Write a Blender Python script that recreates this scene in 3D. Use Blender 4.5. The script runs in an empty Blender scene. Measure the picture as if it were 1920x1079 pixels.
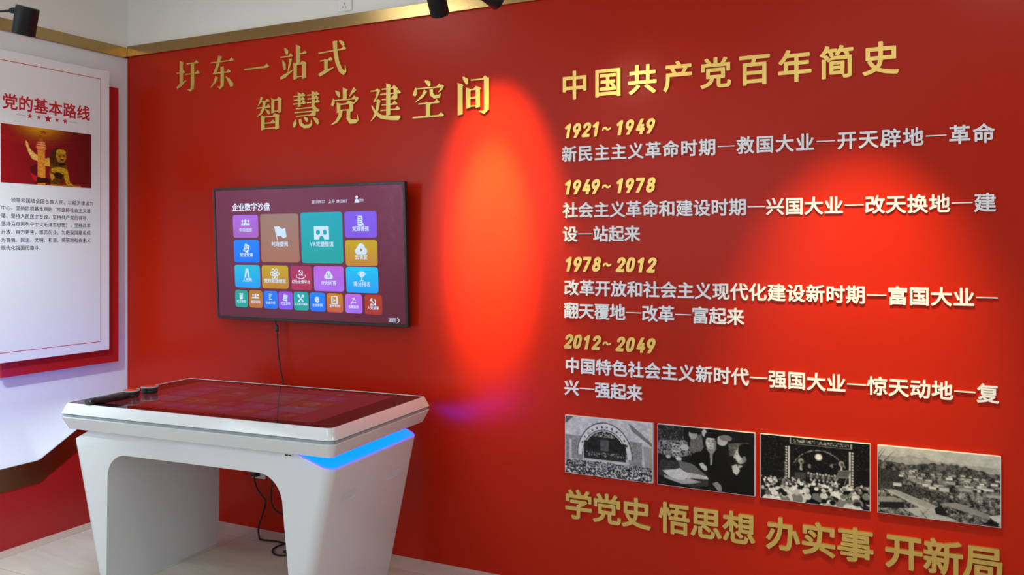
import bpy, bmesh, math, random
import numpy as np
from mathutils import Vector, Matrix
from mathutils.geometry import delaunay_2d_cdt

S = bpy.context.scene
COL = S.collection
PI = math.pi
random.seed(7)

# ------------------------------------------------------------------ camera
cam_d = bpy.data.cameras.new('camera')
cam = bpy.data.objects.new('camera', cam_d)
COL.objects.link(cam)
cam.location = (4.1704, -3.4406, 1.5)
cam.rotation_euler = (PI / 2, 0, math.radians(26.22))
cam_d.sensor_width = 36.0
cam_d.lens = 1600.0 / 1920.0 * 36.0
cam_d.shift_y = -(539.5 - 457.5) / 1920.0
cam_d.clip_start = 0.05
S.camera = cam

# ------------------------------------------------------------------ world, exposure
w = bpy.data.worlds.new('world')
S.world = w
w.use_nodes = True
w.node_tree.nodes['Background'].inputs[0].default_value = (0.75, 0.85, 1.0, 1)
w.node_tree.nodes['Background'].inputs[1].default_value = 0.4
S.view_settings.view_transform = 'Standard'
S.view_settings.look = 'None'
S.view_settings.gamma = 1.0
S.view_settings.exposure = 0.0
S.view_settings.use_curve_mapping = False
S.cycles.use_denoising = True
S.cycles.sample_clamp_indirect = 4.0


def light(name, kind, loc, target, energy, color, **kw):
    d = bpy.data.lights.new(name, kind)
    d.energy = energy
    d.color = color
    for k, v in kw.items():
        setattr(d, k, v)
    o = bpy.data.objects.new(name, d)
    COL.objects.link(o)
    o.location = loc
    dirv = Vector(target) - Vector(loc)
    o.rotation_euler = dirv.to_track_quat('-Z', 'Y').to_euler()
    return o


# daylight through the window of the white wall, beyond the frame, and the window behind the camera
light('daylight_and_fill', 'AREA', (0.06, -3.7, 1.75), (3.0, -3.0, 1.2), 24, (0.84, 0.96, 1.0),
      shape='RECTANGLE', size=1.9, size_y=1.5)
light('daylight_and_fill', 'AREA', (1.8, -5.94, 1.95), (1.8, 0, 1.5), 18, (0.84, 0.96, 1.0),
      shape='RECTANGLE', size=2.7, size_y=1.7)
light('daylight_and_fill', 'AREA', (6.54, -3.6, 1.8), (0.0, -2.4, 1.5), 36, (0.84, 0.97, 1.0),
      shape='RECTANGLE', size=1.9, size_y=1.6)  # added fill from the unseen side, brightens the white wall and table end

# ------------------------------------------------------------------ helpers
def lin(c):
    def f(x):
        x /= 255.0
        return x / 12.92 if x <= 0.04045 else ((x + 0.055) / 1.055) ** 2.4
    return tuple(f(x) for x in c)


def mat(name, color, rough=0.5, metal=0.0, spec=0.5, emit=None, estr=0.0, coat=0.0, bump=None, var=None, aniso=0.0):
    m = bpy.data.materials.new(name)
    m.use_nodes = True
    nt = m.node_tree
    b = nt.nodes['Principled BSDF']
    b.inputs['Base Color'].default_value = (*color, 1)
    b.inputs['Roughness'].default_value = rough
    b.inputs['Metallic'].default_value = metal
    b.inputs['Specular IOR Level'].default_value = spec
    b.inputs['Coat Weight'].default_value = coat
    b.inputs['Coat Roughness'].default_value = 0.05
    if aniso:
        b.inputs['Anisotropic'].default_value = aniso
    if emit:
        b.inputs['Emission Color'].default_value = (*emit, 1)
        b.inputs['Emission Strength'].default_value = estr
    tc = nt.nodes.new('ShaderNodeTexCoord')
    if var:      # (scale, amount): slow natural variation of the base colour
        n = nt.nodes.new('ShaderNodeTexNoise')
        n.inputs['Scale'].default_value = var[0]
        mx = nt.nodes.new('ShaderNodeMix')
        mx.data_type = 'RGBA'
        mx.inputs[6].default_value = (*[c * (1 - var[1]) for c in color], 1)
        mx.inputs[7].default_value = (*[min(1, c * (1 + var[1])) for c in color], 1)
        nt.links.new(tc.outputs['Object'], n.inputs['Vector'])
        nt.links.new(n.outputs['Fac'], mx.inputs[0])
        nt.links.new(mx.outputs[2], b.inputs['Base Color'])
    if bump:     # (scale, strength, distance, (stretch))
        n = nt.nodes.new('ShaderNodeTexNoise')
        n.inputs['Scale'].default_value = bump[0]
        n.inputs['Detail'].default_value = 3
        mp = nt.nodes.new('ShaderNodeMapping')
        mp.inputs['Scale'].default_value = bump[3] if len(bump) > 3 else (1, 1, 1)
        bp = nt.nodes.new('ShaderNodeBump')
        bp.inputs['Strength'].default_value = bump[1]
        bp.inputs['Distance'].default_value = bump[2]
        nt.links.new(tc.outputs['Object'], mp.inputs['Vector'])
        nt.links.new(mp.outputs['Vector'], n.inputs['Vector'])
        nt.links.new(n.outputs['Fac'], bp.inputs['Height'])
        nt.links.new(bp.outputs['Normal'], b.inputs['Normal'])
    return m


def colmat(name, emit=0.0, spec=0.2, rough=0.4, coat=0.0):
    """Printed or lit picture: colour comes from the mesh's own colour attribute."""
    m = bpy.data.materials.new(name)
    m.use_nodes = True
    nt = m.node_tree
    b = nt.nodes['Principled BSDF']
    at = nt.nodes.new('ShaderNodeAttribute')
    at.attribute_name = 'Col'
    b.inputs['Roughness'].default_value = rough
    b.inputs['Coat Weight'].default_value = coat
    b.inputs['Specular IOR Level'].default_value = spec
    b.inputs['Coat Roughness'].default_value = 0.04
    if emit:
        b.inputs['Base Color'].default_value = (0.012, 0.012, 0.014, 1)
        nt.links.new(at.outputs['Color'], b.inputs['Emission Color'])
        b.inputs['Emission Strength'].default_value = emit
    else:
        nt.links.new(at.outputs['Color'], b.inputs['Base Color'])
    return m


def link(name, me, m=None, parent=None):
    o = bpy.data.objects.new(name, me)
    COL.objects.link(o)
    if m is not None:
        for x in (m if isinstance(m, (list, tuple)) else [m]):
            me.materials.append(x)
    if parent is not None:
        o.parent = parent
    return o


def obj(name, bm, m=None, parent=None, smooth=False, angle=35):
    me = bpy.data.meshes.new(name)
    bmesh.ops.recalc_face_normals(bm, faces=bm.faces)
    bm.to_mesh(me)
    bm.free()
    if smooth:
        me.polygons.foreach_set('use_smooth', [True] * len(me.polygons))
        me.set_sharp_from_angle(angle=math.radians(angle))
    return link(name, me, m, parent)


def empty(name, loc=(0, 0, 0), rot=(0, 0, 0)):
    o = bpy.data.objects.new(name, None)
    COL.objects.link(o)
    o.location = loc
    o.rotation_euler = rot
    o.empty_display_size = 0.05
    return o


def tag(o, label=None, cat=None, group=None, kind=None):
    if label: o['label'] = label
    if cat: o['category'] = cat
    if group: o['group'] = group
    if kind: o['kind'] = kind
    return o


def add_box(bm, x0, x1, y0, y1, z0, z1, bevel=0.0, seg=2, M=None):
    vs = [bm.verts.new((x, y, z)) for z in (z0, z1) for y in (y0, y1) for x in (x0, x1)]
    fs = [bm.faces.new([vs[i] for i in q]) for q in
          ((0, 2, 3, 1), (4, 5, 7, 6), (0, 1, 5, 4), (2, 6, 7, 3), (0, 4, 6, 2), (1, 3, 7, 5))]
    if bevel:
        es = list({e for f in fs for e in f.edges})
        r = bmesh.ops.bevel(bm, geom=es, offset=bevel, segments=seg, affect='EDGES', profile=0.5)
    if M is not None:
        for v in vs:
            if v.is_valid: v.co = M @ v.co
    return vs


def box(name, x0, x1, y0, y1, z0, z1, m, parent=None, bevel=0.0):
    bm = bmesh.new()
    add_box(bm, x0, x1, y0, y1, z0, z1, bevel)
    return obj(name, bm, m, parent)


def add_prism(bm, pts, z0, z1, f=lambda x, y, z: (x, y, z)):
    """Extrude a polygon in (x, y) from z0 to z1; f maps local to mesh space."""
    a = [bm.verts.new(f(x, y, z0)) for x, y in pts]
    b = [bm.verts.new(f(x, y, z1)) for x, y in pts]
    n = len(pts)
    bm.faces.new(a[::-1])
    bm.faces.new(b)
    for i in range(n):
        bm.faces.new((a[i], a[(i + 1) % n], b[(i + 1) % n], b[i]))
    return a, b


def catmull(pts, n=8):
    P = [Vector(p) for p in pts]
    P = [P[0] * 2 - P[1]] + P + [P[-1] * 2 - P[-2]]
    out = []
    for i in range(1, len(P) - 2):
        for k in range(n):
            t = k / n
            a, b, c, d = P[i - 1], P[i], P[i + 1], P[i + 2]
            out.append(0.5 * (2 * b + (c - a) * t + (2 * a - 5 * b + 4 * c - d) * t * t + (3 * b - a - 3 * c + d) * t ** 3))
    out.append(P[-2])
    return out


def add_tube(bm, pts, r, seg=10, caps=True):
    P = [Vector(p) for p in pts]
    rs = r if isinstance(r, (list, tuple)) else [r] * len(P)
    rings = []
    t0 = (P[1] - P[0]).normalized()
    up = t0.orthogonal().normalized()
    for i, p in enumerate(P):
        t = (P[min(i + 1, len(P) - 1)] - P[max(i - 1, 0)])
        t = t.normalized() if t.length > 1e-9 else t0
        up = (up - t * up.dot(t)).normalized()
        sd = t.cross(up)
        rings.append([bm.verts.new(p + (up * math.cos(a) + sd * math.sin(a)) * rs[i])
                      for a in (2 * PI * k / seg for k in range(seg))])
    for a, b in zip(rings, rings[1:]):
        for k in range(seg):
            bm.faces.new((a[k], a[(k + 1) % seg], b[(k + 1) % seg], b[k]))
    if caps:
        bm.faces.new(rings[0][::-1])
        bm.faces.new(rings[-1])


def add_lathe(bm, prof, seg=32, M=None):
    """prof: (r, z) pairs around the z axis."""
    M = M or Matrix.Identity(4)
    rings = []
    for r, z in prof:
        if r < 1e-6:
            rings.append([bm.verts.new(M @ Vector((0, 0, z)))])
        else:
            rings.append([bm.verts.new(M @ Vector((r * math.cos(2 * PI * k / seg), r * math.sin(2 * PI * k / seg), z)))
                          for k in range(seg)])
    for a, b in zip(rings, rings[1:]):
        for k in range(seg):
            q = [a[k % len(a)], a[(k + 1) % len(a)], b[(k + 1) % len(b)], b[k % len(b)]]
            q = list(dict.fromkeys(q))
            if len(q) > 2:
                bm.faces.new(q)


def rrect(L, W, r, n=6):
    pts = []
    for cx, cy, a0 in ((L - r, W - r, 0), (-L + r, W - r, 90), (-L + r, -W + r, 180), (L - r, -W + r, 270)):
        for k in range(n + 1):
            a = math.radians(a0 + 90 * k / n)
            pts.append((cx + r * math.cos(a), cy + r * math.sin(a)))
    return pts


def loft(bm, loops, cap0=True, cap1=True):
    R = [[bm.verts.new(p) for p in lp] for lp in loops]
    n = len(R[0])
    for a, b in zip(R, R[1:]):
        for k in range(n):
            bm.faces.new((a[k], a[(k + 1) % n], b[(k + 1) % n], b[k]))
    if cap0: bm.faces.new(R[0][::-1])
    if cap1: bm.faces.new(R[-1])
    return R


# ------------------------------------------------------------------ glyphs from the built-in font
_fc = bpy.data.curves.new('glyph_source', 'FONT')
_fo = bpy.data.objects.new('glyph_source', _fc)
COL.objects.link(_fo)
_cache = {}


def outline(ch, res=4):
    """Outline segments of a character, in ems."""
    _fc.body = ch
    _fc.size = 1.0
    _fc.resolution_u = res
    bpy.context.view_layer.update()
    dg = bpy.context.evaluated_depsgraph_get()
    me = bpy.data.meshes.new_from_object(_fo.evaluated_get(dg))
    V = np.array([v.co[:2] for v in me.vertices])
    cnt = {}
    for p in me.polygons:
        vs_ = list(p.vertices)
        for i in range(len(vs_)):
            k = tuple(sorted((vs_[i], vs_[i - 1])))
            cnt[k] = cnt.get(k, 0) + 1
    # boundary edges, matched by position because fills may split vertices
    pos = lambda i: (round(float(V[i][0]), 5), round(float(V[i][1]), 5))
    cp = {}
    for (i, j), c in cnt.items():
        k = tuple(sorted((pos(i), pos(j))))
        cp[k] = cp.get(k, 0) + c
    bpy.data.meshes.remove(me)
    return np.array([(*k[0], *k[1]) for k, c in cp.items() if c == 1 and k[0] != k[1]])


def simplify(P, tol):
    """Douglas-Peucker on a closed loop."""
    def dp(Q):
        if len(Q) < 3: return Q
        a, b = Q[0], Q[-1]
        d = b - a
        l = np.hypot(*d)
        if l < 1e-9: dist = np.hypot(*(Q - a).T)
        else: dist = np.abs(d[0] * (Q[:, 1] - a[1]) - d[1] * (Q[:, 0] - a[0])) / l
        i = int(dist.argmax())
        if dist[i] < tol: return np.array([a, b])
        return np.concatenate([dp(Q[:i + 1])[:-1], dp(Q[i:])])
    P = np.array(P)
    k = int(np.hypot(*(P - P[0]).T).argmax())
    A = dp(P[:k + 1]); B = dp(np.concatenate([P[k:], P[:1]]))
    return np.concatenate([A[:-1], B[:-1]])


def glyph(ch, off=0.0, ext=None, shear=0.0, res=3, N=110):
    """Character emboldened by `off` ems: contour of the distance to its outline, filled. Returns (loops, verts, tris)."""
    k = (ch, off, N)
    if k in _cache: return _cache[k]
    bone = ch.startswith('#')          # '#9': a numeral drawn as a centre line of even stroke
    seg = np.array(BONES[ch[1:]]) if bone else outline(ch)
    x0, x1 = min(seg[:, 0].min(), seg[:, 2].min()) - off - 0.03, max(seg[:, 0].max(), seg[:, 2].max()) + off + 0.03
    y0, y1 = min(seg[:, 1].min(), seg[:, 3].min()) - off - 0.03, max(seg[:, 1].max(), seg[:, 3].max()) + off + 0.03
    h = 1.0 / N
    gx, gy = np.arange(x0, x1 + h, h), np.arange(y0, y1 + h, h)
    X, Y = np.meshgrid(gx, gy)
    D = np.full(X.shape, 9.0)
    ins = np.zeros(X.shape, bool)
    for ax, ay, bx_, by in seg:
        dx, dy = bx_ - ax, by - ay
        t = np.clip(((X - ax) * dx + (Y - ay) * dy) / (dx * dx + dy * dy + 1e-12), 0, 1)
        D = np.minimum(D, (X - ax - t * dx) ** 2 + (Y - ay - t * dy) ** 2)
        if ay != by and not bone:
            ins ^= ((ay > Y) != (by > Y)) & (X < dx * (Y - ay) / dy + ax)
    D = np.sqrt(D)
    F = np.where(ins, -D, D) - off
    if bone:                           # square-cut ends
        F = np.maximum(np.maximum(F, np.maximum(-Y, Y - 1.0)), np.maximum(-X - 0.0, X - (0.58 if ch != '#~' else 0.62)))
    F[np.abs(F) < 1e-7] = 1e-7
    nxt = {}
    H, Wd = F.shape
    sg = F < 0
    mixed = sg[:-1, :-1].astype(int) + sg[1:, :-1] + sg[:-1, 1:] + sg[1:, 1:]
    pt = {}
    def cross(i, j, i2, j2):
        key = (i, j, i2, j2)
        if key not in pt:
            t = F[j, i] / (F[j, i] - F[j2, i2])
            pt[key] = (gx[i] + t * (gx[i2] - gx[i]), gy[j] + t * (gy[j2] - gy[j]))
        return key
    for j, i in zip(*np.nonzero((mixed > 0) & (mixed < 4))):
        a, b, c, d = sg[j, i], sg[j, i + 1], sg[j + 1, i + 1], sg[j + 1, i]
        e = {}
        if a != b: e['b'] = cross(i, j, i + 1, j)
        if b != c: e['r'] = cross(i + 1, j, i + 1, j + 1)
        if d != c: e['t'] = cross(i, j + 1, i + 1, j + 1)
        if a != d: e['l'] = cross(i, j, i, j + 1)
        if len(e) == 2:
            pairs = [tuple(e.values())]
        else:
            pairs = [(e['b'], e['l']), (e['t'], e['r'])] if (a and c) == ((F[j, i] + F[j, i + 1] + F[j + 1, i] + F[j + 1, i + 1]) > 0) else [(e['b'], e['r']), (e['t'], e['l'])]
        for p, q in pairs:
            nxt.setdefault(p, []).append(q); nxt.setdefault(q, []).append(p)
    loops, seen = [], set()
    for st in nxt:
        if st in seen: continue
        lp_, prev, cur = [], None, st
        while cur not in seen:
            seen.add(cur); lp_.append(pt[cur])
            n_ = [q for q in nxt[cur] if q != prev and q not in seen]
            prev = cur
            if not n_: break
            cur = n_[0]
        if len(lp_) > 5:
            q = simplify(lp_, 0.0016)
            if len(q) > 2: loops.append(q)
    pts2, ed, i = [], [], 0
    for lp_ in loops:
        m_ = len(lp_)
        pts2 += [Vector((x, y)) for x, y in lp_]
        ed += [(i + q, i + (q + 1) % m_) for q in range(m_)]
        i += m_
    vo, eo, fo, *_ = delaunay_2d_cdt(pts2, ed, [], 0, 1e-6)
    V = np.array([(p[0], p[1], 0.0) for p in vo])
    tris = []
    L0 = np.concatenate(loops); L1 = np.concatenate([np.roll(l_, -1, 0) for l_ in loops])
    for f_ in fo:
        cx, cy = V[list(f_), 0].mean(), V[list(f_), 1].mean()
        c = (L0[:, 1] > cy) != (L1[:, 1] > cy)
        xs_ = L0[c, 0] + (cy - L0[c, 1]) / (L1[c, 1] - L0[c, 1]) * (L1[c, 0] - L0[c, 0])
        if (xs_ > cx).sum() % 2: tris.append(tuple(f_))
    loops = [np.array(l_) for l_ in loops]
    _cache[k] = (loops, V, tris)
    return _cache[k]


def _poly(*p): return [(*a, *b) for a, b in zip(p, p[1:])]
def _oval(cx, cy, rx, ry, a0=0, a1=360, n=20, e=1.0):
    f_ = lambda v: math.copysign(abs(v) ** e, v)
    return _poly(*[(cx + rx * f_(math.cos(math.radians(a0 + (a1 - a0) * k / n))), cy + ry * f_(math.sin(math.radians(a0 + (a1 - a0) * k / n)))) for k in range(n + 1)])
BONES = {
    '0': _oval(.30, .5, .19, .39, e=.75), '1': _poly((.10, .72), (.30, .89), (.30, -.15)),
    '2': _oval(.30, .69, .185, .20, 175, -35) + _poly((.452, .575), (.12, .11), (.60, .11)),
    '4': _poly((.34, 1.12), (.10, .31), (.60, .31)) + _poly((.40, .56), (.40, -.15)),
    '7': _poly((-.05, .89), (.50, .89), (.20, -.15)),
    '8': _oval(.30, .705, .155, .185) + _oval(.30, .305, .187, .20),
    '9': _oval(.30, .66, .19, .23) + _poly((.475, .57), (.20, -.15)),
    '~': _oval(.17, .46, .13, .09, 200, 20) + _oval(.405, .52, .13, .09, 195, 345),
}


class Flat:
    """A flat picture built of coloured shapes: x across, y up, thin layers in z (towards the viewer)."""
    def __init__(self):
        self.v, self.f, self.c, self.z = [], [], [], 0.0

    def layer(self, dz=0.0003):
        self.z += dz

    def poly(self, pts, col, col2=None):
        ys = [p[1] for p in pts]
        lo, hi = min(ys), max(ys)
        i = len(self.v)
        for x, y in pts:
            t = (y - lo) / (hi - lo + 1e-9)
            self.v.append((x, y, self.z))
            self.c.append(tuple(a * (1 - t) + b * t for a, b in zip(col2 or col, col)))
        self.f.append(tuple(range(i, i + len(pts))))

    def rect(self, x0, y0, x1, y1, col, col2=None, r=0.0):
        if r:
            cx, cy = (x0 + x1) / 2, (y0 + y1) / 2
            self.poly([(cx + a, cy + b) for a, b in rrect((x1 - x0) / 2, (y1 - y0) / 2, r, 4)], col, col2)
        else:
            self.poly([(x0, y0), (x1, y0), (x1, y1), (x0, y1)], col, col2)

    def disc(self, x, y, r, col, ry=None, a0=0, a1=360, n=20):
        pts = [(x + r * math.cos(math.radians(a0 + (a1 - a0) * k / n)), y + (ry or r) * math.sin(math.radians(a0 + (a1 - a0) * k / n)))
               for k in range(n + (a1 - a0 < 360))]
        self.poly(pts, col)

    def arc(self, x, y, r, wd, col, a0=0, a1=360, ry=None, n=20):
        ry = ry or r
        for k in range(n):
            a, b = (math.radians(a0 + (a1 - a0) * j / n) for j in (k, k + 1))
            self.poly([(x + r * math.cos(a), y + ry * math.sin(a)), (x + r * math.cos(b), y + ry * math.sin(b)),
                       (x + (r - wd) * math.cos(b), y + (ry - wd) * math.sin(b)), (x + (r - wd) * math.cos(a), y + (ry - wd) * math.sin(a))], col)

    def line(self, x0, y0, x1, y1, wd, col):
        dx, dy = x1 - x0, y1 - y0
        l = math.hypot(dx, dy) or 1
        nx, ny = -dy / l * wd / 2, dx / l * wd / 2
        self.poly([(x0 - nx, y0 - ny), (x1 - nx, y1 - ny), (x1 + nx, y1 + ny), (x0 + nx, y0 + ny)], col)

    def star(self, x, y, r, col, rot=0):
        self.poly([(x + (r if k % 2 == 0 else r * 0.382) * math.sin(rot + k * PI / 5),
                    y + (r if k % 2 == 0 else r * 0.382) * math.cos(rot + k * PI / 5)) for k in range(10)], col)

    def text(self, s, x, y, size, col, off=0.012, pitch=None, xs=1.0, center=False, res=2, N=56):
        """y is the middle of the characters."""
        adv = []
        for ch in s:
            if ord(ch) > 0x2E00: adv.append(pitch or size)
            elif ch == ' ': adv.append(size * 0.3 * xs)
            else:
                _, V, F = glyph(ch, off, N=N)
                adv.append((V[:, 0].max() + 0.06) * size * xs if len(V) else size * 0.4)
        if center: x -= sum(adv) / 2
        for ch, a in zip(s, adv):
            if ch != ' ':
                _, V, F = glyph(ch, off, N=N)
                i = len(self.v)
                for p in V:
                    self.v.append((x + p[0] * size * xs, y + (p[1] - 0.37) * size, self.z))
                    self.c.append(col)
                self.f += [tuple(i + j for j in q) for q in F]
            x += a

    def build(self, name, m, parent, f=lambda x, y, z: (x, -z, y)):
        me = bpy.data.meshes.new(name)
        me.from_pydata([f(*p) for p in self.v], [], self.f)
        at = me.color_attributes.new('Col', 'FLOAT_COLOR', 'POINT')
        at.data.foreach_set('color', np.array([(*c, 1.0) for c in self.c], dtype=np.float32).ravel())
        return link(name, me, m, parent)


# ------------------------------------------------------------------ materials
M_red = mat('red_wall_film', (0.44, 0.0150, 0.0034), rough=0.26, spec=0.16, bump=(900, 0.08, 0.002))
M_redboard = mat('red_acrylic', (0.40, 0.012, 0.012), rough=0.28)
M_white = mat('white_wall_paint', (0.78, 0.76, 0.72), rough=0.6, var=(3, 0.02))
M_ceil = mat('ceiling_paint', (0.75, 0.74, 0.72), rough=0.7)
M_panel = mat('white_panel_paint', (0.74, 0.74, 0.77), rough=0.35)
M_acry = mat('white_acrylic', (0.76, 0.76, 0.79), rough=0.22)
M_brass = mat('brushed_brass', (0.42, 0.28, 0.12), rough=0.22, metal=1.0, bump=(60, 0.08, 0.001, (1, 1, 30)))
M_gold = mat('gold_letter_face', (0.80, 0.54, 0.15), rough=0.33, metal=0.85, bump=(40, 0.1, 0.001, (40, 1, 1)))
M_golds = mat('gold_letter_plain', (0.68, 0.50, 0.14), rough=0.38, metal=0.8, bump=(40, 0.1, 0.001, (40, 1, 1)))
M_letter = mat('white_letter_acrylic', (0.80, 0.79, 0.83), rough=0.4)
M_lacq = mat('white_lacquer', (0.70, 0.725, 0.765), rough=0.16, coat=0.3)
M_groove = mat('grey_groove', (0.36, 0.41, 0.45), rough=0.4)
M_black = mat('black_plastic', (0.012, 0.012, 0.014), rough=0.38)
M_lamp = mat('black_lamp_metal', (0.008, 0.008, 0.010), rough=0.45, spec=0.22)
M_rubber = mat('black_cable', (0.010, 0.009, 0.010), rough=0.55)
M_glassblk = mat('black_touch_glass', (0.010, 0.008, 0.009), rough=0.03, spec=0.6)
M_sock = mat('white_socket_plastic', (0.78, 0.77, 0.74), rough=0.35)
M_hole = mat('dark_hole', (0.02, 0.02, 0.02), rough=0.8)
M_ink_red = mat('red_ink', (0.50, 0.015, 0.02), rough=0.35)
M_ink_black = mat('black_ink', (0.035, 0.035, 0.045), rough=0.4)
M_ink_grey = mat('grey_ink', (0.35, 0.3, 0.28), rough=0.4)
M_blue = mat('blue_light_strip', (0.02, 0.15, 0.6), rough=0.3, emit=(0.0, 0.020, 1.0), estr=16.0)
M_violet = mat('violet_edge_glow', (0.3, 0.25, 0.8), rough=0.3, emit=(0.018, 0.010, 1.0), estr=11.0)  # strip's glow on the white edge, given as emission
M_slot = mat('grey_recess', (0.62, 0.71, 0.80), rough=0.35)
M_print = colmat('photo_print', rough=0.3)
M_screen = colmat('lit_screen', emit=1.0, rough=0.22)
M_display = colmat('dim_table_display', emit=0.12, rough=0.05, spec=0.6)
M_lens = mat('lamp_lens', (0.9, 0.9, 0.85), rough=0.3, emit=(1.0, 0.85, 0.65), estr=6.0)


def floor_mat():
    m = mat('beige_floor_tile', (0.50, 0.44, 0.37), rough=0.33, spec=0.25)
    nt = m.node_tree
    b = nt.nodes['Principled BSDF']
    tc = nt.nodes.new('ShaderNodeTexCoord')
    br = nt.nodes.new('ShaderNodeTexBrick')
    br.offset = 0.0
    br.inputs['Scale'].default_value = 1.0
    br.inputs['Brick Width'].default_value = 0.8
    br.inputs['Row Height'].default_value = 0.8
    br.inputs['Mortar Size'].default_value = 0.0018
    br.inputs['Mortar Smooth'].default_value = 0.2
    br.inputs['Mortar'].default_value = (0.36, 0.31, 0.26, 1)
    mp = nt.nodes.new('ShaderNodeMapping')
    mp.inputs['Location'].default_value = (0.60, 0.15, 0)
    nz = nt.nodes.new('ShaderNodeTexNoise')
    nz.inputs['Scale'].default_value = 3.5
    nz.inputs['Detail'].default_value = 5
    nz.inputs['Distortion'].default_value = 1.2
    st = nt.nodes.new('ShaderNodeMapping')
    st.inputs['Scale'].default_value = (0.5, 2.2, 1)
    rp = nt.nodes.new('ShaderNodeValToRGB')
    rp.color_ramp.elements[0].position = 0.3
    rp.color_ramp.elements[0].color = (0.54, 0.49, 0.42, 1)
    rp.color_ramp.elements[1].position = 0.7
    rp.color_ramp.elements[1].color = (0.66, 0.61, 0.53, 1)
    L = nt.links.new
    L(tc.outputs['Object'], mp.inputs[0]); L(mp.outputs[0], br.inputs['Vector'])
    L(tc.outputs['Object'], st.inputs[0]); L(st.outputs[0], nz.inputs['Vector'])
    L(nz.outputs['Fac'], rp.inputs['Fac'])
    L(rp.outputs[0], br.inputs['Color1']); L(rp.outputs[0], br.inputs['Color2'])
    L(br.outputs['Color'], b.inputs['Base Color'])
    return m


M_floor = floor_mat()

# ------------------------------------------------------------------ the room
XR, YF, ZC = 6.6, -6.0, 3.0
def struct(o): return tag(o, kind='structure')
struct(box('floor', -0.1, XR, YF, 0.1, -0.1, 0.0, M_floor))
struct(box('ceiling', -0.1, XR, YF, 0.1, ZC, ZC + 0.1, M_ceil))
# red feature wall with the white strip above it
bm = bmesh.new()
add_box(bm, 0.0, XR, 0.0, 0.1, 0.0, 2.60)
nred = len(bm.faces)
add_box(bm, 0.0, XR, 0.0, 0.1, 2.60, ZC)
bm.faces.ensure_lookup_table()
for f in bm.faces[nred:]: f.material_index = 1
struct(obj('wall_back', bm, [M_red, M_white]))


def wall_with_hole(name, plane, a0, a1, h0, h1, z0, z1, m):
    bm = bmesh.new()
    def B(u0, u1, q0, q1):
        if plane == 'x': add_box(bm, -0.1, 0.0, u0, u1, q0, q1)
        else: add_box(bm, u0, u1, YF - 0.1, YF, q0, q1)
    B(a0, h0, 0, ZC); B(h1, a1, 0, ZC); B(h0, h1, 0, z0); B(h0, h1, z1, ZC)
    return struct(obj(name, bm, m))


wall_with_hole('wall_left', 'x', YF, 0.0, -4.7, -2.7, 0.95, 2.55, M_panel)
bm = bmesh.new()
for u0, u1, q0, q1 in ((YF, -4.6, 0, ZC), (-2.6, 0.1, 0, ZC), (-4.6, -2.6, 0, 1.0), (-4.6, -2.6, 2.6, ZC)):
    add_box(bm, XR, XR + 0.1, u0, u1, q0, q1)
struct(obj('wall_right', bm, M_white))
wall_with_hole('wall_front', 'y', -0.1, XR, 0.4, 3.2, 1.0, 2.9, M_white)
M_pane = mat('window_glass', (0.8, 0.9, 1.0), rough=0.02, emit=(0.8, 0.9, 1.0), estr=0.6)
bm = bmesh.new()
for q in ((-4.7, -2.7, 0.95, 1.0), (-4.7, -2.7, 2.5, 2.55), (-4.7, -4.65, 1.0, 2.5), (-2.75, -2.7, 1.0, 2.5), (-3.73, -3.67, 1.0, 2.5)):
    add_box(bm, -0.08, -0.02, *q)
wf = struct(obj('window_1', bm, M_sock))
box('pane', -0.055, -0.045, -4.65, -2.75, 1.0, 2.5, M_pane, wf)
bm = bmesh.new()
for q in ((0.4, 3.2, 1.0, 1.05), (0.4, 3.2, 2.85, 2.9), (0.4, 0.45, 1.05, 2.85), (3.15, 3.2, 1.05, 2.85), (1.77, 1.83, 1.05, 2.85)):
    add_box(bm, q[0], q[1], YF - 0.08, YF - 0.02, q[2], q[3])
wf = struct(obj('window_2', bm, M_sock))
box('pane', 0.45, 3.15, YF - 0.055, YF - 0.045, 1.05, 2.85, M_pane, wf)
bm = bmesh.new()  # unseen window, added as an opening for the side fill
for q in ((-4.6, -2.6, 1.0, 1.05), (-4.6, -2.6, 2.55, 2.6), (-4.6, -4.55, 1.05, 2.55), (-2.65, -2.6, 1.05, 2.55), (-3.63, -3.57, 1.05, 2.55)):
    add_box(bm, XR + 0.02, XR + 0.08, *q)
wf = struct(obj('added_window_3', bm, M_sock))
box('pane', XR + 0.045, XR + 0.055, -4.55, -2.65, 1.05, 2.55, M_pane, wf)

# brass trims above both walls
struct(box('trim_1', 0.016, XR, -0.015, 0.0, 2.577, 2.636, M_brass, bevel=0.001))
struct(box('trim_2', 0.0, 0.015, -2.6, 0.0, 2.568, 2.628, M_brass, bevel=0.001))
box_white = None
# white paint above the brass on the white wall: a thin plaster skin
struct(box('wall_left_upper', 0.0, 0.004, -2.6, 0.0, 2.628, ZC, M_white))

# red plinth with a kinked top below the white wall: white ledge, brass fascia along its upper edge
ktop = [(-2.6, 0.407), (-0.627, 0.409), (-0.346, 0.560), (-0.001, 0.560)]
klow = [(-2.6, 0.292), (-0.627, 0.290), (-0.346, 0.443), (-0.001, 0.443)]
def stack(name, x0, x1, top, low, m):
    bm = bmesh.new()
    R = [[bm.verts.new((x, y, z)) for x, z in ((x0, zl), (x1, zl), (x1, zt), (x0, zt))] for (y, zt), (_, zl) in zip(top, low)]
    for p, q in zip(R, R[1:]):
        for k in range(4): bm.faces.new((p[k], p[(k + 1) % 4], q[(k + 1) % 4], q[k]))
    bm.faces.new(R[0]); bm.faces.new(R[-1][::-1])
    return struct(obj(name, bm, m))
stack('wall_left_plinth', 0.0, 0.115, [(y, z - 0.004) for y, z in ktop], [(y, 0.0) for y, z in ktop], M_redboard)
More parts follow.
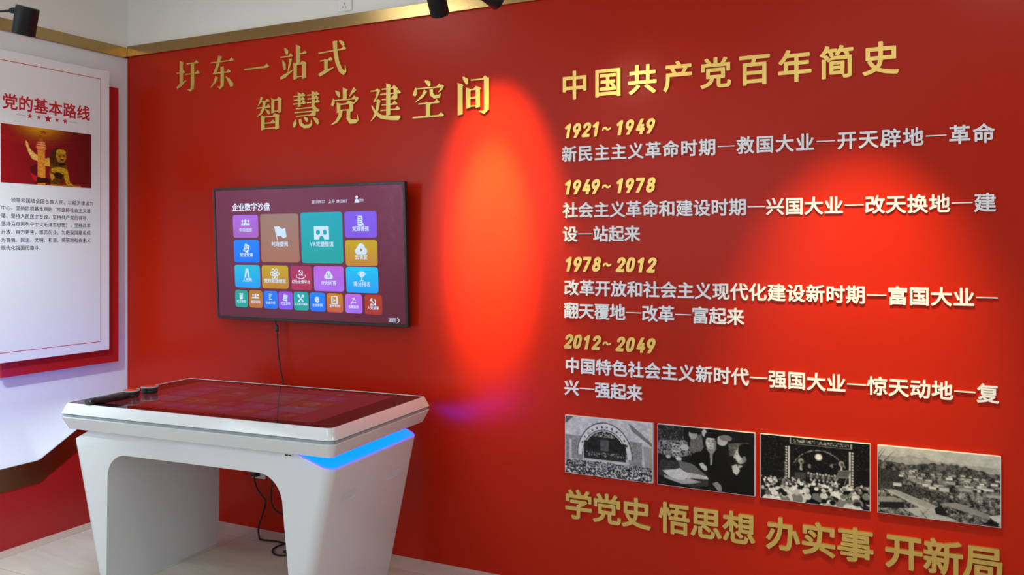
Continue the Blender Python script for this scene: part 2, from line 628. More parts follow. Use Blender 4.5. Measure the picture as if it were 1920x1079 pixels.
# the white wall sweeps out over the plinth in a cove
bm = bmesh.new()
cols = []
for k in range(53):
    y = [-2.6, -1.9, -1.3, -0.95][k] if k < 4 else -0.9 + 0.899 * (k - 4) / 48
    zt = np.interp(y, [q[0] for q in ktop], [q[1] for q in ktop])
    c_ = []
    for j in range(13):
        t = j / 12
        c_.append(bm.verts.new((0.121 * (1 - t) ** 2, y, zt + np.interp(y, [-0.62, -0.30], [0.26, 0.09]) * t)))
    c_ = [bm.verts.new((0.121, y, zt - 0.004))] + c_
    cols.append(c_)
for p, q in zip(cols, cols[1:]):
    for j in range(13): bm.faces.new((p[j], p[j + 1], q[j + 1], q[j]))
struct(obj('wall_left_cove', bm, M_panel, smooth=True, angle=40))
stack('trim_3', 0.115, 0.119, [(y, z - 0.004) for y, z in ktop], klow, M_brass)
# stone border strips along the foot of the walls
M_strip = mat('beige_border_tile', (0.58, 0.51, 0.42), rough=0.3)
struct(box('baseboard_left', 0.115, 0.20, -2.6, 0.0, 0.0, 0.004, M_strip))

# ------------------------------------------------------------------ raised lettering
ORD = ['first', 'second', 'third', 'fourth', 'fifth', 'sixth', 'seventh', 'eighth', 'ninth', 'tenth', 'eleventh', 'twelfth',
       'thirteenth', 'fourteenth', 'fifteenth', 'sixteenth', 'seventeenth', 'eighteenth', 'nineteenth', 'twentieth',
       'twenty-first', 'twenty-second', 'twenty-third']
ROT = (PI / 2, 0, 0)
_lm = {}


def letter_mesh(ch, m, t, size, off, shear=0.0, xs=1.0):
    """Solid glyph of thickness t, centred on its own box, back face at local z = 0."""
    k = (ch, m.name, t, size, off, shear, xs)
    if k not in _lm:
        if ch == '—':
            bm = bmesh.new()
            add_prism(bm, [(-0.47 * size, -0.028 * size), (0.47 * size, -0.028 * size), (0.47 * size, 0.028 * size), (-0.47 * size, 0.028 * size)], 0, t)
            me = bpy.data.meshes.new('dash')
            bmesh.ops.recalc_face_normals(bm, faces=bm.faces)
            bm.to_mesh(me); bm.free()
        else:
            loops, V, F = glyph(ch, off)
            wide = ord(ch[0]) > 0x2E00
            def fit(A):
                A = A.copy()
                A[:, 0] = (A[:, 0] + shear * A[:, 1]) * size * xs
                A[:, 1] *= size
                return A
            V = fit(V)
            ox, oy = (0.5 * size if wide else (V[:, 0].min() + V[:, 0].max()) / 2), (0.38 if wide else 0.5) * size
            V[:, 0] -= ox; V[:, 1] -= oy
            n = len(V)
            top = V.copy(); top[:, 2] = t
            Fs = [tuple(q + n for q in f_) for f_ in F] + [f_[::-1] for f_ in F]
            V = np.concatenate([V, top])
            for lp_ in loops:
                A = fit(lp_) - np.array([ox, oy])
                m_, i = len(A), len(V)
                V = np.concatenate([V, np.c_[A, np.zeros(m_)], np.c_[A, np.full(m_, t)]])
                Fs += [(i + q, i + (q + 1) % m_, i + (q + 1) % m_ + m_, i + q + m_) for q in range(m_)]
            me = bpy.data.meshes.new('letter')
            me.from_pydata(V.tolist(), [], Fs)
            bm = bmesh.new(); bm.from_mesh(me)
            bmesh.ops.remove_doubles(bm, verts=bm.verts, dist=1e-6)
            bmesh.ops.recalc_face_normals(bm, faces=bm.faces)
            bm.to_mesh(me); bm.free()
        me.materials.append(m)
        _lm[k] = me
    return _lm[k]


def place(name, me, x, z, label, group):
    o = bpy.data.objects.new(name, me)
    COL.objects.link(o)
    o.location = (x, 0.0, z)
    o.rotation_euler = ROT
    return tag(o, label, 'letter', group)


def row(s, xs, z, size, m, t, off, colour, where, group, start=0):
    for i, (ch, x) in enumerate(zip(s, xs)):
        if ch == ' ': continue
        if ch == '—':
            place(colour + '_dash', letter_mesh(ch, m, t, size, off), x, z,
                  '%s raised dash, %s piece of %s' % (colour, ORD[i + start], where), group)
        else:
            place(colour + '_letter', letter_mesh(ch, m, t, size, off), x, z,
                  '%s raised character %s, %s of %s' % (colour, ch, ORD[i + start], where), group)


def lsp(a, b, n): return [a + (b - a) * k / (n - 1) for k in range(n)]


row('中国共产党百年简史', lsp(2.782, 3.999, 9), 2.187, 0.129, M_gold, 0.010, 0.022, 'gold',
    'the sans-serif heading above 1921~1949', 'gold heading characters')
WS, WT, WO = 0.0708, 0.010, 0.020
for s, x0, x1, z, where, group in (
    ('新民主主义革命时期—救国大业—开天辟地—革命', 2.757, 4.333, 1.890, 'the line under the topmost gold years 1921~1949', 'characters of the 1921~1949 line'),
    ('社会主义革命和建设时期—兴国大业—改天换地—建', 2.762, 4.337, 1.646, 'the long line under the second gold years 1949~1978', 'characters of the long 1949~1978 line'),
    ('设—站起来', 2.761, 3.042, 1.543, 'the short line closing the second paragraph, 1949~1978', 'characters of the short 1949~1978 line'),
    ('改革开放和社会主义现代化建设新时期—富国大业—', 2.767, 4.343, 1.310, 'the long line under the third gold years 1978~2012', 'characters of the long 1978~2012 line'),
    ('翻天覆地—改革—富起来', 2.766, 3.469, 1.211, 'the shorter line closing the third paragraph, 1978~2012', 'characters of the shorter 1978~2012 line'),
    ('中国特色社会主义新时代—强国大业—惊天动地—复', 2.771, 4.346, 0.973, 'the long line under the lowest gold years 2012~2049', 'characters of the long 2012~2049 line'),
    ('兴—强起来', 2.768, 3.051, 0.876, 'the short line above the photographs', 'characters of the short 2012~2049 line')):
    row(s, lsp(x0, x1, len(s)), z, WS, M_letter, WT, WO, 'white', where, group)
DIG = dict(zip('0123456789', 'zero one two three four five six seven eight nine'.split()))
for s, x0, z, rank in (('1921~1949', 2.733, 1.990, 'topmost'), ('1949~1978', 2.733, 1.745, 'second'), ('1978~2012', 2.736, 1.412, 'third'), ('2012~2049', 2.735, 1.077, 'lowest')):
    dx = [0.020, 0.062, 0.105, 0.148, 0.196, 0.256, 0.300, 0.345, 0.390]
    for i, (ch, d) in enumerate(zip(s, dx)):
        tl = ch == '~'
        place('gold_tilde' if tl else 'gold_numeral', letter_mesh('#' + ch, M_gold, 0.012, 0.0630, 0.066 if tl else 0.108, 0.20, 1.0), x0 + d, z,
              'gold slanted %s, %s sign of the %s years %s' % ('tilde' if tl else 'numeral ' + DIG[ch], ORD[i], rank, s), 'gold year numerals ' + s)
i0 = 0
for s, a, b in (('学党史', 2.801, 3.059), ('悟思想', 3.222, 3.483), ('办实事', 3.651, 3.912), ('开新局', 4.077, 4.333)):
    row(s, lsp(a, b, 3), 0.373, 0.132, M_golds, 0.012, 0.024, 'gold', 'the slogan along the foot of the red wall',
        'gold slogan characters under the photographs', i0)
    i0 += 3


# the two-line serif heading over the television: strokes drawn by hand
def hs(x0, x1, y, y1=None, t=0.036):                 # thin level stroke with the triangular end
    y1 = y if y1 is None else y1
    k = min(0.15, (x1 - x0) * 0.4)
    return [(x0, y - t / 2), (x1, y1 - t / 2), (x1 + 0.03, y1 + t * 0.2), (x1 - k * 0.45, y1 + k * 0.62), (x1 - k, y1 + t / 2), (x0, y + t / 2)]


def vs(x, y0, y1, wd=0.135):                         # heavy upright with a flared head
    h = wd / 2
    return [(x - h, y1), (x - h, y0 + 0.03), (x - h - 0.035, y0 + 0.05), (x + h * 0.6, y0), (x + h + 0.03, y0 - 0.04), (x + h, y0 - 0.07), (x + h, y1 + 0.02)]


def sk(*p):                                          # brush stroke: (x, y, width) along its spine
    L, R = [], []
    for i, (x, y, wd) in enumerate(p):
        a, b = p[max(0, i - 1)], p[min(len(p) - 1, i + 1)]
        dx, dy = b[0] - a[0], b[1] - a[1]
        l = math.hypot(dx, dy) or 1
        nx, ny = -dy / l * wd / 2, dx / l * wd / 2
        L.append((x + nx, y + ny)); R.append((x - nx, y - ny))
    return L + R[::-1]


def bx(x0, x1, y0, y1, wd=0.12, foot=0.06):          # mouth-shaped box: thin top and bottom, heavy sides
    return [vs(x0, y1 + 0.02, y0 - foot, wd), vs(x1, y1 + 0.04, y0 - foot, wd), hs(x0, x1 - 0.03, y1 - 0.01), [(x0, y0), (x1, y0), (x1, y0 + 0.036), (x0, y0 + 0.036)]]


GL = {
 '圩': [vs(0.20, 0.97, 0.22, 0.14), hs(0.0, 0.34, 0.62), sk((0.0, 0.14, 0.06), (0.16, 0.22, 0.11), (0.42, 0.36, 0.02)),
        hs(0.44, 0.93, 0.88), hs(0.38, 0.98, 0.55), sk((0.70, 0.88, 0.14), (0.70, 0.3, 0.14), (0.69, 0.1, 0.14), (0.60, 0.02, 0.08), (0.47, 0.06, 0.015))],
 '东': [hs(0.04, 0.98, 0.82), sk((0.44, 1.0, 0.15), (0.36, 0.78, 0.12), (0.24, 0.52, 0.10), (0.18, 0.46, 0.04)), hs(0.14, 0.86, 0.47, t=0.045),
        sk((0.53, 0.66, 0.14), (0.53, 0.2, 0.14), (0.53, 0.08, 0.13), (0.44, 0.0, 0.08), (0.32, 0.05, 0.015)),
        sk((0.30, 0.36, 0.13), (0.22, 0.2, 0.08), (0.04, 0.03, 0.015)), sk((0.68, 0.34, 0.02), (0.80, 0.22, 0.1), (0.92, 0.06, 0.15), (0.95, 0.01, 0.08))],
 '一': [[(0.0, 0.46), (0.92, 0.46), (1.0, 0.50), (0.90, 0.585), (0.80, 0.515), (0.0, 0.505)]],
 '站': [sk((0.16, 0.98, 0.04), (0.24, 0.88, 0.13), (0.27, 0.78, 0.06)), hs(0.0, 0.46, 0.72), sk((0.09, 0.62, 0.04), (0.15, 0.48, 0.12), (0.17, 0.33, 0.07)),
        sk((0.40, 0.64, 0.11), (0.34, 0.42, 0.07), (0.29, 0.24, 0.02)), sk((0.0, 0.08, 0.07), (0.14, 0.13, 0.12), (0.49, 0.30, 0.02)),
        vs(0.67, 1.0, 0.46, 0.14), hs(0.68, 0.98, 0.76)] + bx(0.57, 0.90, 0.06, 0.46, 0.13),
 '式': [hs(0.0, 0.98, 0.70, 0.74), sk((0.60, 1.0, 0.16), (0.62, 0.7, 0.14), (0.68, 0.4, 0.14), (0.80, 0.14, 0.14), (0.93, 0.04, 0.13), (0.985, 0.08, 0.06), (0.97, 0.27, 0.015)),
        sk((0.76, 1.0, 0.04), (0.88, 0.90, 0.12), (0.92, 0.83, 0.06)), hs(0.06, 0.50, 0.47), vs(0.28, 0.48, 0.14, 0.13), sk((0.02, 0.05, 0.09), (0.2, 0.12, 0.11), (0.56, 0.24, 0.02))],
 '智': [sk((0.20, 1.0, 0.10), (0.14, 0.86, 0.07), (0.04, 0.74, 0.015)), hs(0.15, 0.48, 0.86), hs(0.0, 0.52, 0.68), sk((0.30, 0.86, 0.12), (0.27, 0.66, 0.11), (0.16, 0.5, 0.07), (0.0, 0.42, 0.015)),
        sk((0.34, 0.63, 0.02), (0.44, 0.55, 0.1), (0.50, 0.47, 0.06))] + bx(0.63, 0.90, 0.52, 0.88, 0.11, 0.04) + bx(0.24, 0.80, 0.03, 0.40, 0.14, 0.03) + [hs(0.28, 0.70, 0.205)],
 '慧': [hs(0.02, 0.44, 0.92), hs(0.04, 0.43, 0.81), hs(0.0, 0.46, 0.70), vs(0.24, 1.0, 0.60, 0.11), hs(0.54, 0.95, 0.92), hs(0.55, 0.94, 0.81), hs(0.52, 0.98, 0.70), vs(0.76, 1.0, 0.60, 0.11),
        hs(0.12, 0.84, 0.555), hs(0.06, 0.97, 0.445), hs(0.12, 0.80, 0.335), vs(0.80, 0.57, 0.30, 0.12),
        sk((0.10, 0.24, 0.03), (0.08, 0.12, 0.13), (0.03, 0.02, 0.07)), sk((0.27, 0.25, 0.10), (0.30, 0.1, 0.11), (0.42, 0.02, 0.10), (0.62, 0.02, 0.11), (0.70, 0.07, 0.07), (0.69, 0.2, 0.015)),
        sk((0.42, 0.30, 0.03), (0.52, 0.22, 0.11), (0.55, 0.15, 0.05)), sk((0.76, 0.27, 0.03), (0.90, 0.16, 0.13), (0.95, 0.06, 0.07))],
 '党': [vs(0.50, 1.0, 0.70, 0.14), sk((0.16, 0.97, 0.03), (0.27, 0.88, 0.13), (0.31, 0.78, 0.05)), sk((0.86, 0.98, 0.13), (0.76, 0.88, 0.08), (0.67, 0.77, 0.02)),
        sk((0.10, 0.76, 0.03), (0.09, 0.64, 0.12), (0.04, 0.55, 0.08)), hs(0.10, 0.90, 0.695), sk((0.95, 0.73, 0.09), (0.90, 0.64, 0.07), (0.80, 0.55, 0.015))]
        + bx(0.28, 0.72, 0.38, 0.58, 0.13, 0.05) + [sk((0.36, 0.40, 0.13), (0.33, 0.24, 0.12), (0.2, 0.08, 0.08), (0.0, 0.0, 0.015)),
        sk((0.64, 0.40, 0.13), (0.63, 0.16, 0.13), (0.70, 0.06, 0.13), (0.88, 0.05, 0.11), (0.96, 0.08, 0.06), (0.95, 0.24, 0.015))],
 '建': [hs(0.0, 0.27, 0.86), sk((0.28, 0.88, 0.11), (0.2, 0.68, 0.06), (0.10, 0.54, 0.03)), hs(0.10, 0.27, 0.58), sk((0.28, 0.60, 0.11), (0.22, 0.34, 0.10), (0.12, 0.14, 0.06), (0.0, 0.02, 0.015)),
        sk((0.03, 0.46, 0.03), (0.16, 0.26, 0.09), (0.36, 0.12, 0.11), (0.7, 0.07, 0.12), (0.94, 0.06, 0.13), (1.0, 0.10, 0.04)),
        hs(0.38, 0.86, 0.885), vs(0.84, 0.91, 0.56, 0.12), hs(0.32, 1.0, 0.745), hs(0.38, 0.84, 0.60), hs(0.38, 0.88, 0.45), hs(0.34, 0.97, 0.30), vs(0.60, 1.0, 0.14, 0.14)],
 '空': [sk((0.40, 1.0, 0.04), (0.52, 0.93, 0.14), (0.54, 0.84, 0.06)), sk((0.10, 0.84, 0.03), (0.09, 0.70, 0.13), (0.04, 0.62, 0.09)), hs(0.10, 0.92, 0.80),
        sk((0.97, 0.84, 0.09), (0.92, 0.74, 0.07), (0.83, 0.66, 0.015)), sk((0.42, 0.74, 0.12), (0.33, 0.6, 0.08), (0.08, 0.44, 0.015)),
        sk((0.60, 0.76, 0.11), (0.61, 0.62, 0.11), (0.70, 0.55, 0.10), (0.86, 0.55, 0.09), (0.90, 0.64, 0.015)), hs(0.18, 0.84, 0.39), vs(0.50, 0.40, 0.04, 0.14), hs(0.0, 0.98, 0.03, t=0.045)],
 '间': [sk((0.18, 1.0, 0.04), (0.29, 0.90, 0.14), (0.32, 0.80, 0.06)), vs(0.10, 0.82, 0.0, 0.15), hs(0.42, 0.92, 0.90),
        sk((0.90, 0.93, 0.15), (0.90, 0.3, 0.15), (0.90, 0.12, 0.15), (0.82, 0.03, 0.09), (0.68, 0.07, 0.015))] + bx(0.35, 0.64, 0.20, 0.66, 0.13, 0.04) + [hs(0.38, 0.62, 0.43)],
}
for s, x0, x1, z, h, where in (('圩东一站式', 0.489, 1.477, 2.4275, 0.172, 'the upper serif heading row near the brass trim'),
                               ('智慧党建空间', 1.071, 2.282, 2.182, 0.175, 'the lower serif heading row above the television')):
    for i, (ch, x) in enumerate(zip(s, lsp(x0, x1, len(s)))):
        bm = bmesh.new()
        for j, st in enumerate(GL[ch]):
            add_prism(bm, [((px - 0.5) * 0.172, (py - 0.5) * h) for px, py in st], 0, 0.009 + 0.00008 * j)
        o = obj('gold_letter', bm, M_golds)
        o.location = (x, 0, z)
        o.rotation_euler = ROT
        tag(o, 'gold raised character %s, %s of %s' % (ch, ORD[i], where), 'letter', 'gold characters of ' + where)

# ------------------------------------------------------------------ pictures painted point by point
def canvas(W=256, H=160):
    X, Y = np.meshgrid(np.linspace(0, 160, W), np.linspace(0, 100, H))
    return X, Y, np.zeros((H, W, 3))


def ell(X, Y, cx, cy, rx, ry): return ((X - cx) / rx) ** 2 + ((Y - cy) / ry) ** 2 < 1


def pol(X, Y, pts):
    ins = np.zeros(X.shape, bool)
    n = len(pts)
    for i in range(n):
        (x1, y1), (x2, y2) = pts[i], pts[(i + 1) % n]
        if y1 == y2: continue
        c = ((y1 > Y) != (y2 > Y)) & (X < (x2 - x1) * (Y - y1) / (y2 - y1) + x1)
        ins ^= c
    return ins


def noise(shape, cell, rng):
    H, W = shape
    g = rng.random((H // cell + 3, W // cell + 3))
    yy, xx = np.arange(H) / cell, np.arange(W) / cell
    y0, x0 = yy.astype(int), xx.astype(int)
    fy, fx = (yy - y0)[:, None], (xx - x0)[None]
    a = g[y0][:, x0] * (1 - fx) + g[y0][:, x0 + 1] * fx
    b = g[y0 + 1][:, x0] * (1 - fx) + g[y0 + 1][:, x0 + 1] * fx
    return a * (1 - fy) + b * fy


def grey(I, m, v): I[m] = np.asarray(v)[m][:, None] if isinstance(v, np.ndarray) else v


def paint_hall():
    X, Y, I = canvas(); r = np.random.default_rng(1)
    n2, n5 = noise(X.shape, 2, r), noise(X.shape, 6, r)
    I[:] = (0.62 + 0.25 * n5)[..., None]
    grey(I, pol(X, Y, [(0, 0), (16, 0), (0, 14)]), 0.25)
    grey(I, pol(X, Y, [(118, 4), (126, 8), (160, 34), (160, 40), (124, 16)]), 0.35)
    grey(I, (X < 34) & (Y > 33) & (Y < 74), 0.30 + 0.3 * n2)
    grey(I, (X > 118) & (X < 142) & (Y > 34) & (Y < 80), 0.28 + 0.3 * n2)
    grey(I, (X > 8) & (X < 12) & (Y > 40) & (Y < 74), 0.75)
    grey(I, pol(X, Y, [(144, 40), (160, 42), (160, 92), (148, 88)]), 0.55)
    for a, b, v in ((51, 58, 0.15), (49.5, 56, 0.85), (41.5, 45.5, 0.10), (40, 44, 0.9), (38.5, 42.5, 0.05)):
        grey(I, ell(X, Y, 74, 64, a, b) & (Y < 66), v)
    for k in range(12):
        t = math.radians(205 + k * 11.8)
        grey(I, ell(X, Y, 74 + 45.5 * math.cos(t), 64 + 50 * math.sin(t), 1.8, 2.2) & (n2 > 0.3), 0.12)
    st = (X > 36) & (X < 113) & (Y > 40) & (Y < 72)
    grey(I, st, 0.04 + 0.08 * n2)
    grey(I, ell(X, Y, 74, 64, 38, 42) & (Y < 66), 0.03 + 0.06 * n5)
    grey(I, (Y > 25) & (Y < 32) & (X > 44) & (X < 106) & (n2 > 0.55), 0.65)
    grey(I, ell(X, Y, 74, 20, 3.6, 4.2), 0.62); grey(I, ell(X, Y, 74, 20, 2.0, 2.4), 0.4)
    grey(I, (X > 66) & (X < 82) & (Y > 36) & (Y < 55), 0.16 + 0.12 * n5)
    grey(I, (X > 40) & (X < 110) & (Y > 58) & (Y < 66) & (n2 > 0.62), 0.5)
    grey(I, (X > 34) & (X < 120) & (Y > 70.5) & (Y < 73), 0.72)
    cr = Y > 73 + 3 * n5 + np.abs(X - 78) * 0.02
    grey(I, cr, np.clip(0.05 + 1.25 * (n2 - 0.33), 0.02, 0.92))
    for _ in range(420):
        x, y = r.uniform(0, 160), r.uniform(76, 100)
        q = 0.7 + (y - 74) / 18
        grey(I, ell(X, Y, x, y, q, q * 0.9), r.choice([0.05, 0.12, 0.75, 0.9]))
    return I


def paint_talk():
    X, Y, I = canvas(); r = np.random.default_rng(2)
    n2, n5 = noise(X.shape, 2, r), noise(X.shape, 7, r)
    I[:] = (0.012 + 0.03 * n5)[..., None]
    grey(I, (X < 44) & (Y < 30), 0.05 + 0.35 * (n2 > 0.6) * n5)
    grey(I, pol(X, Y, [(0, 26), (50, 22), (58, 46), (30, 52), (0, 48)]) & (n2 > 0.42), 0.3 + 0.4 * n5)
    for x, y, a, b, v in ((32, 40, 8, 4, 0.75), (18, 52, 4, 3, 0.7), (36, 54, 5, 3.4, 0.8), (46, 34, 7, 5, 0.7)): grey(I, ell(X, Y, x, y, a, b), v)
    grey(I, ell(X, Y, 32, 39, 7, 2), 0.45)
    grey(I, pol(X, Y, [(56, 14), (74, 10), (78, 30), (70, 44), (54, 40)]), 0.18 + 0.2 * n2)
    grey(I, ell(X, Y, 60, 11, 7, 8), 0.6); grey(I, ell(X, Y, 61, 5, 8, 5), 0.03); grey(I, ell(X, Y, 79, 7, 4, 6), 0.65)
    grey(I, pol(X, Y, [(118, 20), (150, 16), (158, 34), (120, 40)]), 0.12 + 0.25 * n2)
    grey(I, ell(X, Y, 108, 17, 9, 8), 0.65); grey(I, ell(X, Y, 114, 12, 10, 5), 0.35)
    grey(I, pol(X, Y, [(4, 58), (34, 58), (58, 66), (82, 74), (86, 92), (60, 98), (0, 84)]), 0.06 + 0.12 * n2)
    grey(I, pol(X, Y, [(34, 56), (60, 60), (84, 78), (86, 84), (40, 70)]), 0.22 + 0.15 * n2)
    # man at the table in a dark jacket
    grey(I, pol(X, Y, [(64, 40), (84, 34), (94, 37), (112, 40), (126, 66), (126, 100), (92, 100), (88, 72), (66, 62), (52, 54)]), 0.012)
    grey(I, pol(X, Y, [(52, 52), (70, 58), (78, 64), (72, 67), (54, 58)]), 0.02)
    grey(I, ell(X, Y, 90, 22, 8.6, 12.5), 0.80 - 0.42 * ((X - 87) / 10) ** 2 - 0.10 * ((Y - 22) / 12) ** 2 + 0.06 * n5)
    grey(I, pol(X, Y, [(82, 32), (98, 32), (93, 40), (88, 40)]), 0.45)
    grey(I, ell(X, Y, 90, 11, 10.5, 7) & (Y < 14), 0.015); grey(I, ell(X, Y, 98.5, 18, 2.5, 8), 0.02)
    for x in (86.2, 92.8): grey(I, ell(X, Y, x, 20.5, 1.9, 0.8), 0.12); grey(I, ell(X, Y, x, 18, 2.4, 0.6), 0.2)
    grey(I, ell(X, Y, 89.6, 25, 1.2, 2.0), 0.4); grey(I, ell(X, Y, 89.6, 29.5, 2.8, 0.7), 0.2)
    grey(I, ell(X, Y, 97, 25, 2, 8), 0.35)
    grey(I, pol(X, Y, [(88, 38), (93, 38), (92, 58), (89, 58)]), 0.45)
    grey(I, pol(X, Y, [(70, 58), (76, 56), (83, 62), (84, 67), (80, 69), (74, 65)]), 0.7)
    # second man in profile, near edge
    grey(I, pol(X, Y, [(118, 66), (134, 58), (150, 56), (160, 60), (160, 100), (112, 100)]), 0.010)
    grey(I, ell(X, Y, 138, 38, 9, 13), 0.75 - 0.5 * ((X - 133) / 14) ** 2 - 0.12 * ((Y - 38) / 12) ** 2 + 0.06 * n5)
    grey(I, pol(X, Y, [(129, 34), (126, 42), (131, 44)]), 0.62)
    grey(I, ell(X, Y, 146, 30, 12, 13), 0.012); grey(I, ell(X, Y, 144, 43, 3, 5), 0.35)
    grey(I, ell(X, Y, 132, 36, 1.5, 0.8), 0.1); grey(I, ell(X, Y, 131, 47, 2.0, 0.7), 0.2)
    grey(I, pol(X, Y, [(134, 52), (142, 54), (134, 60)]), 0.6)
    grey(I, pol(X, Y, [(124, 56), (131, 52), (137, 62), (132, 70), (126, 66)]) , 0.7)
    # papers
    grey(I, pol(X, Y, [(8, 76), (30, 72), (38, 69), (46, 74), (84, 78), (86, 82), (50, 84), (40, 90), (18, 84)]), 0.82)
    grey(I, pol(X, Y, [(10, 83), (40, 89), (52, 84), (74, 88), (60, 92), (42, 95), (12, 88)]), 0.6)
    for k in range(4): grey(I, pol(X, Y, [(50, 75 + k * 2.2), (78, 79 + k * 1.4), (78, 79.5 + k * 1.4), (50, 75.6 + k * 2.2)]), 0.35)
    grey(I, pol(X, Y, [(92, 88), (100, 84), (107, 90), (108, 99), (102, 99)]), 0.42)
    return I


def paint_stage():
    X, Y, I = canvas(); r = np.random.default_rng(3)
    n2, n5 = noise(X.shape, 2, r), noise(X.shape, 7, r)
    I[:] = (0.006 + 0.012 * n5)[..., None]
    grey(I, (n2 > 0.80) & (Y < 70), 0.14)
    grey(I, (X > 46) & (X < 134) & (Y > 2) & (Y < 9), 0.05)
    grey(I, (X > 50) & (X < 130) & (Y > 3) & (Y < 8) & (n2 > 0.55), 0.6)
    for x0, x1, y0, y1 in ((44, 46, 1, 10), (44, 134, 9.5, 10.6), (133, 135, 2, 10)): grey(I, (X > x0) & (X < x1) & (Y > y0) & (Y < y1), 0.5)
    a = ell(X, Y, 88, 62, 44, 46) & ~ell(X, Y, 88, 62, 42.5, 44) & (Y < 40)
    grey(I, a & (n2 > 0.4), 0.4)
    for x, h in ((43, 0.75), (132, 0.8)):
        grey(I, (np.abs(X - x) < 1.3) & (Y > 14) & (Y < 68), h)
        for k in range(13): grey(I, ell(X, Y, x + (-4 if x < 80 else 4), 16 + k * 4.2, 1.4, 1.5), 0.75)
    for k in range(13): grey(I, ell(X, Y, 37 + 0.1 * k, 40 + k * 2.4, 1.1, 1.0), 0.4)
    grey(I, ell(X, Y, 87, 27, 5.6, 5.6), 0.55); grey(I, ell(X, Y, 87, 27, 4.2, 4.2), 0.95)
    for x, y in ((61, 36), (120, 34)):
        grey(I, ell(X, Y, x, y, 4.2, 4.6), 0.45); grey(I, ell(X, Y, x + 1, y + 1, 2, 2.4), 0.15); grey(I, pol(X, Y, [(x - 1, y + 4), (x + 1, y + 4), (x + 2, y + 14), (x - 2, y + 14)]), 0.6)
    for x, y in ((74, 42), (106, 38)): grey(I, ell(X, Y, x, y, 2.5, 4) & (n2 > 0.4), 0.4)
    grey(I, pol(X, Y, [(116, 44), (134, 42), (130, 55), (112, 56)]), 0.35); grey(I, pol(X, Y, [(117, 45), (132, 43), (129, 53), (114, 54)]), 0.22)
    for q in ([(114, 56), (116, 56), (110, 66), (109, 66)], [(127, 55), (128, 55), (124, 68), (123, 68)]): grey(I, pol(X, Y, q), 0.5)
    for k in range(10):
        x = 72 + k * 4.3
        grey(I, ell(X, Y, x, 53 + (k % 3), 1.6, 1.8), 0.7); grey(I, ell(X, Y, x, 58, 2.4, 3), 0.1 + 0.25 * (k % 2))
    grey(I, pol(X, Y, [(52, 54), (68, 53), (68, 64), (52, 66)]), 0.14); grey(I, (X > 98) & (X < 118) & (Y > 64) & (Y < 66), 0.5)
    for k in range(7): grey(I, ell(X, Y, 76 + k * 6, 63, 1.5, 2), 0.6)
    grey(I, pol(X, Y, [(78, 84), (92, 82), (92, 98), (78, 92)]), 0.3)
    for n, y0, y1, s in ((70, 64, 74, 1.7), (48, 72, 84, 3.0), (26, 82, 96, 4.8)):
        ys = np.sort(r.uniform(y0, y1, n))
        for y in ys:
            x = r.uniform(0, 160)
            if 74 < x < 92 and y > 74: continue
            grey(I, ell(X, Y, x, y + s * 2.1, s * 1.9, s * 1.7), r.choice([0.05, 0.35, 0.8, 0.9]) )
            grey(I, ell(X, Y, x, y + s * 0.3, s * 0.75, s * 0.8), r.uniform(0.45, 0.7))
            grey(I, ell(X, Y, x, y - s * 0.25, s * 0.95, s * 0.75), r.choice([0.02, 0.06, 0.3, 0.65, 0.85]))
    return I


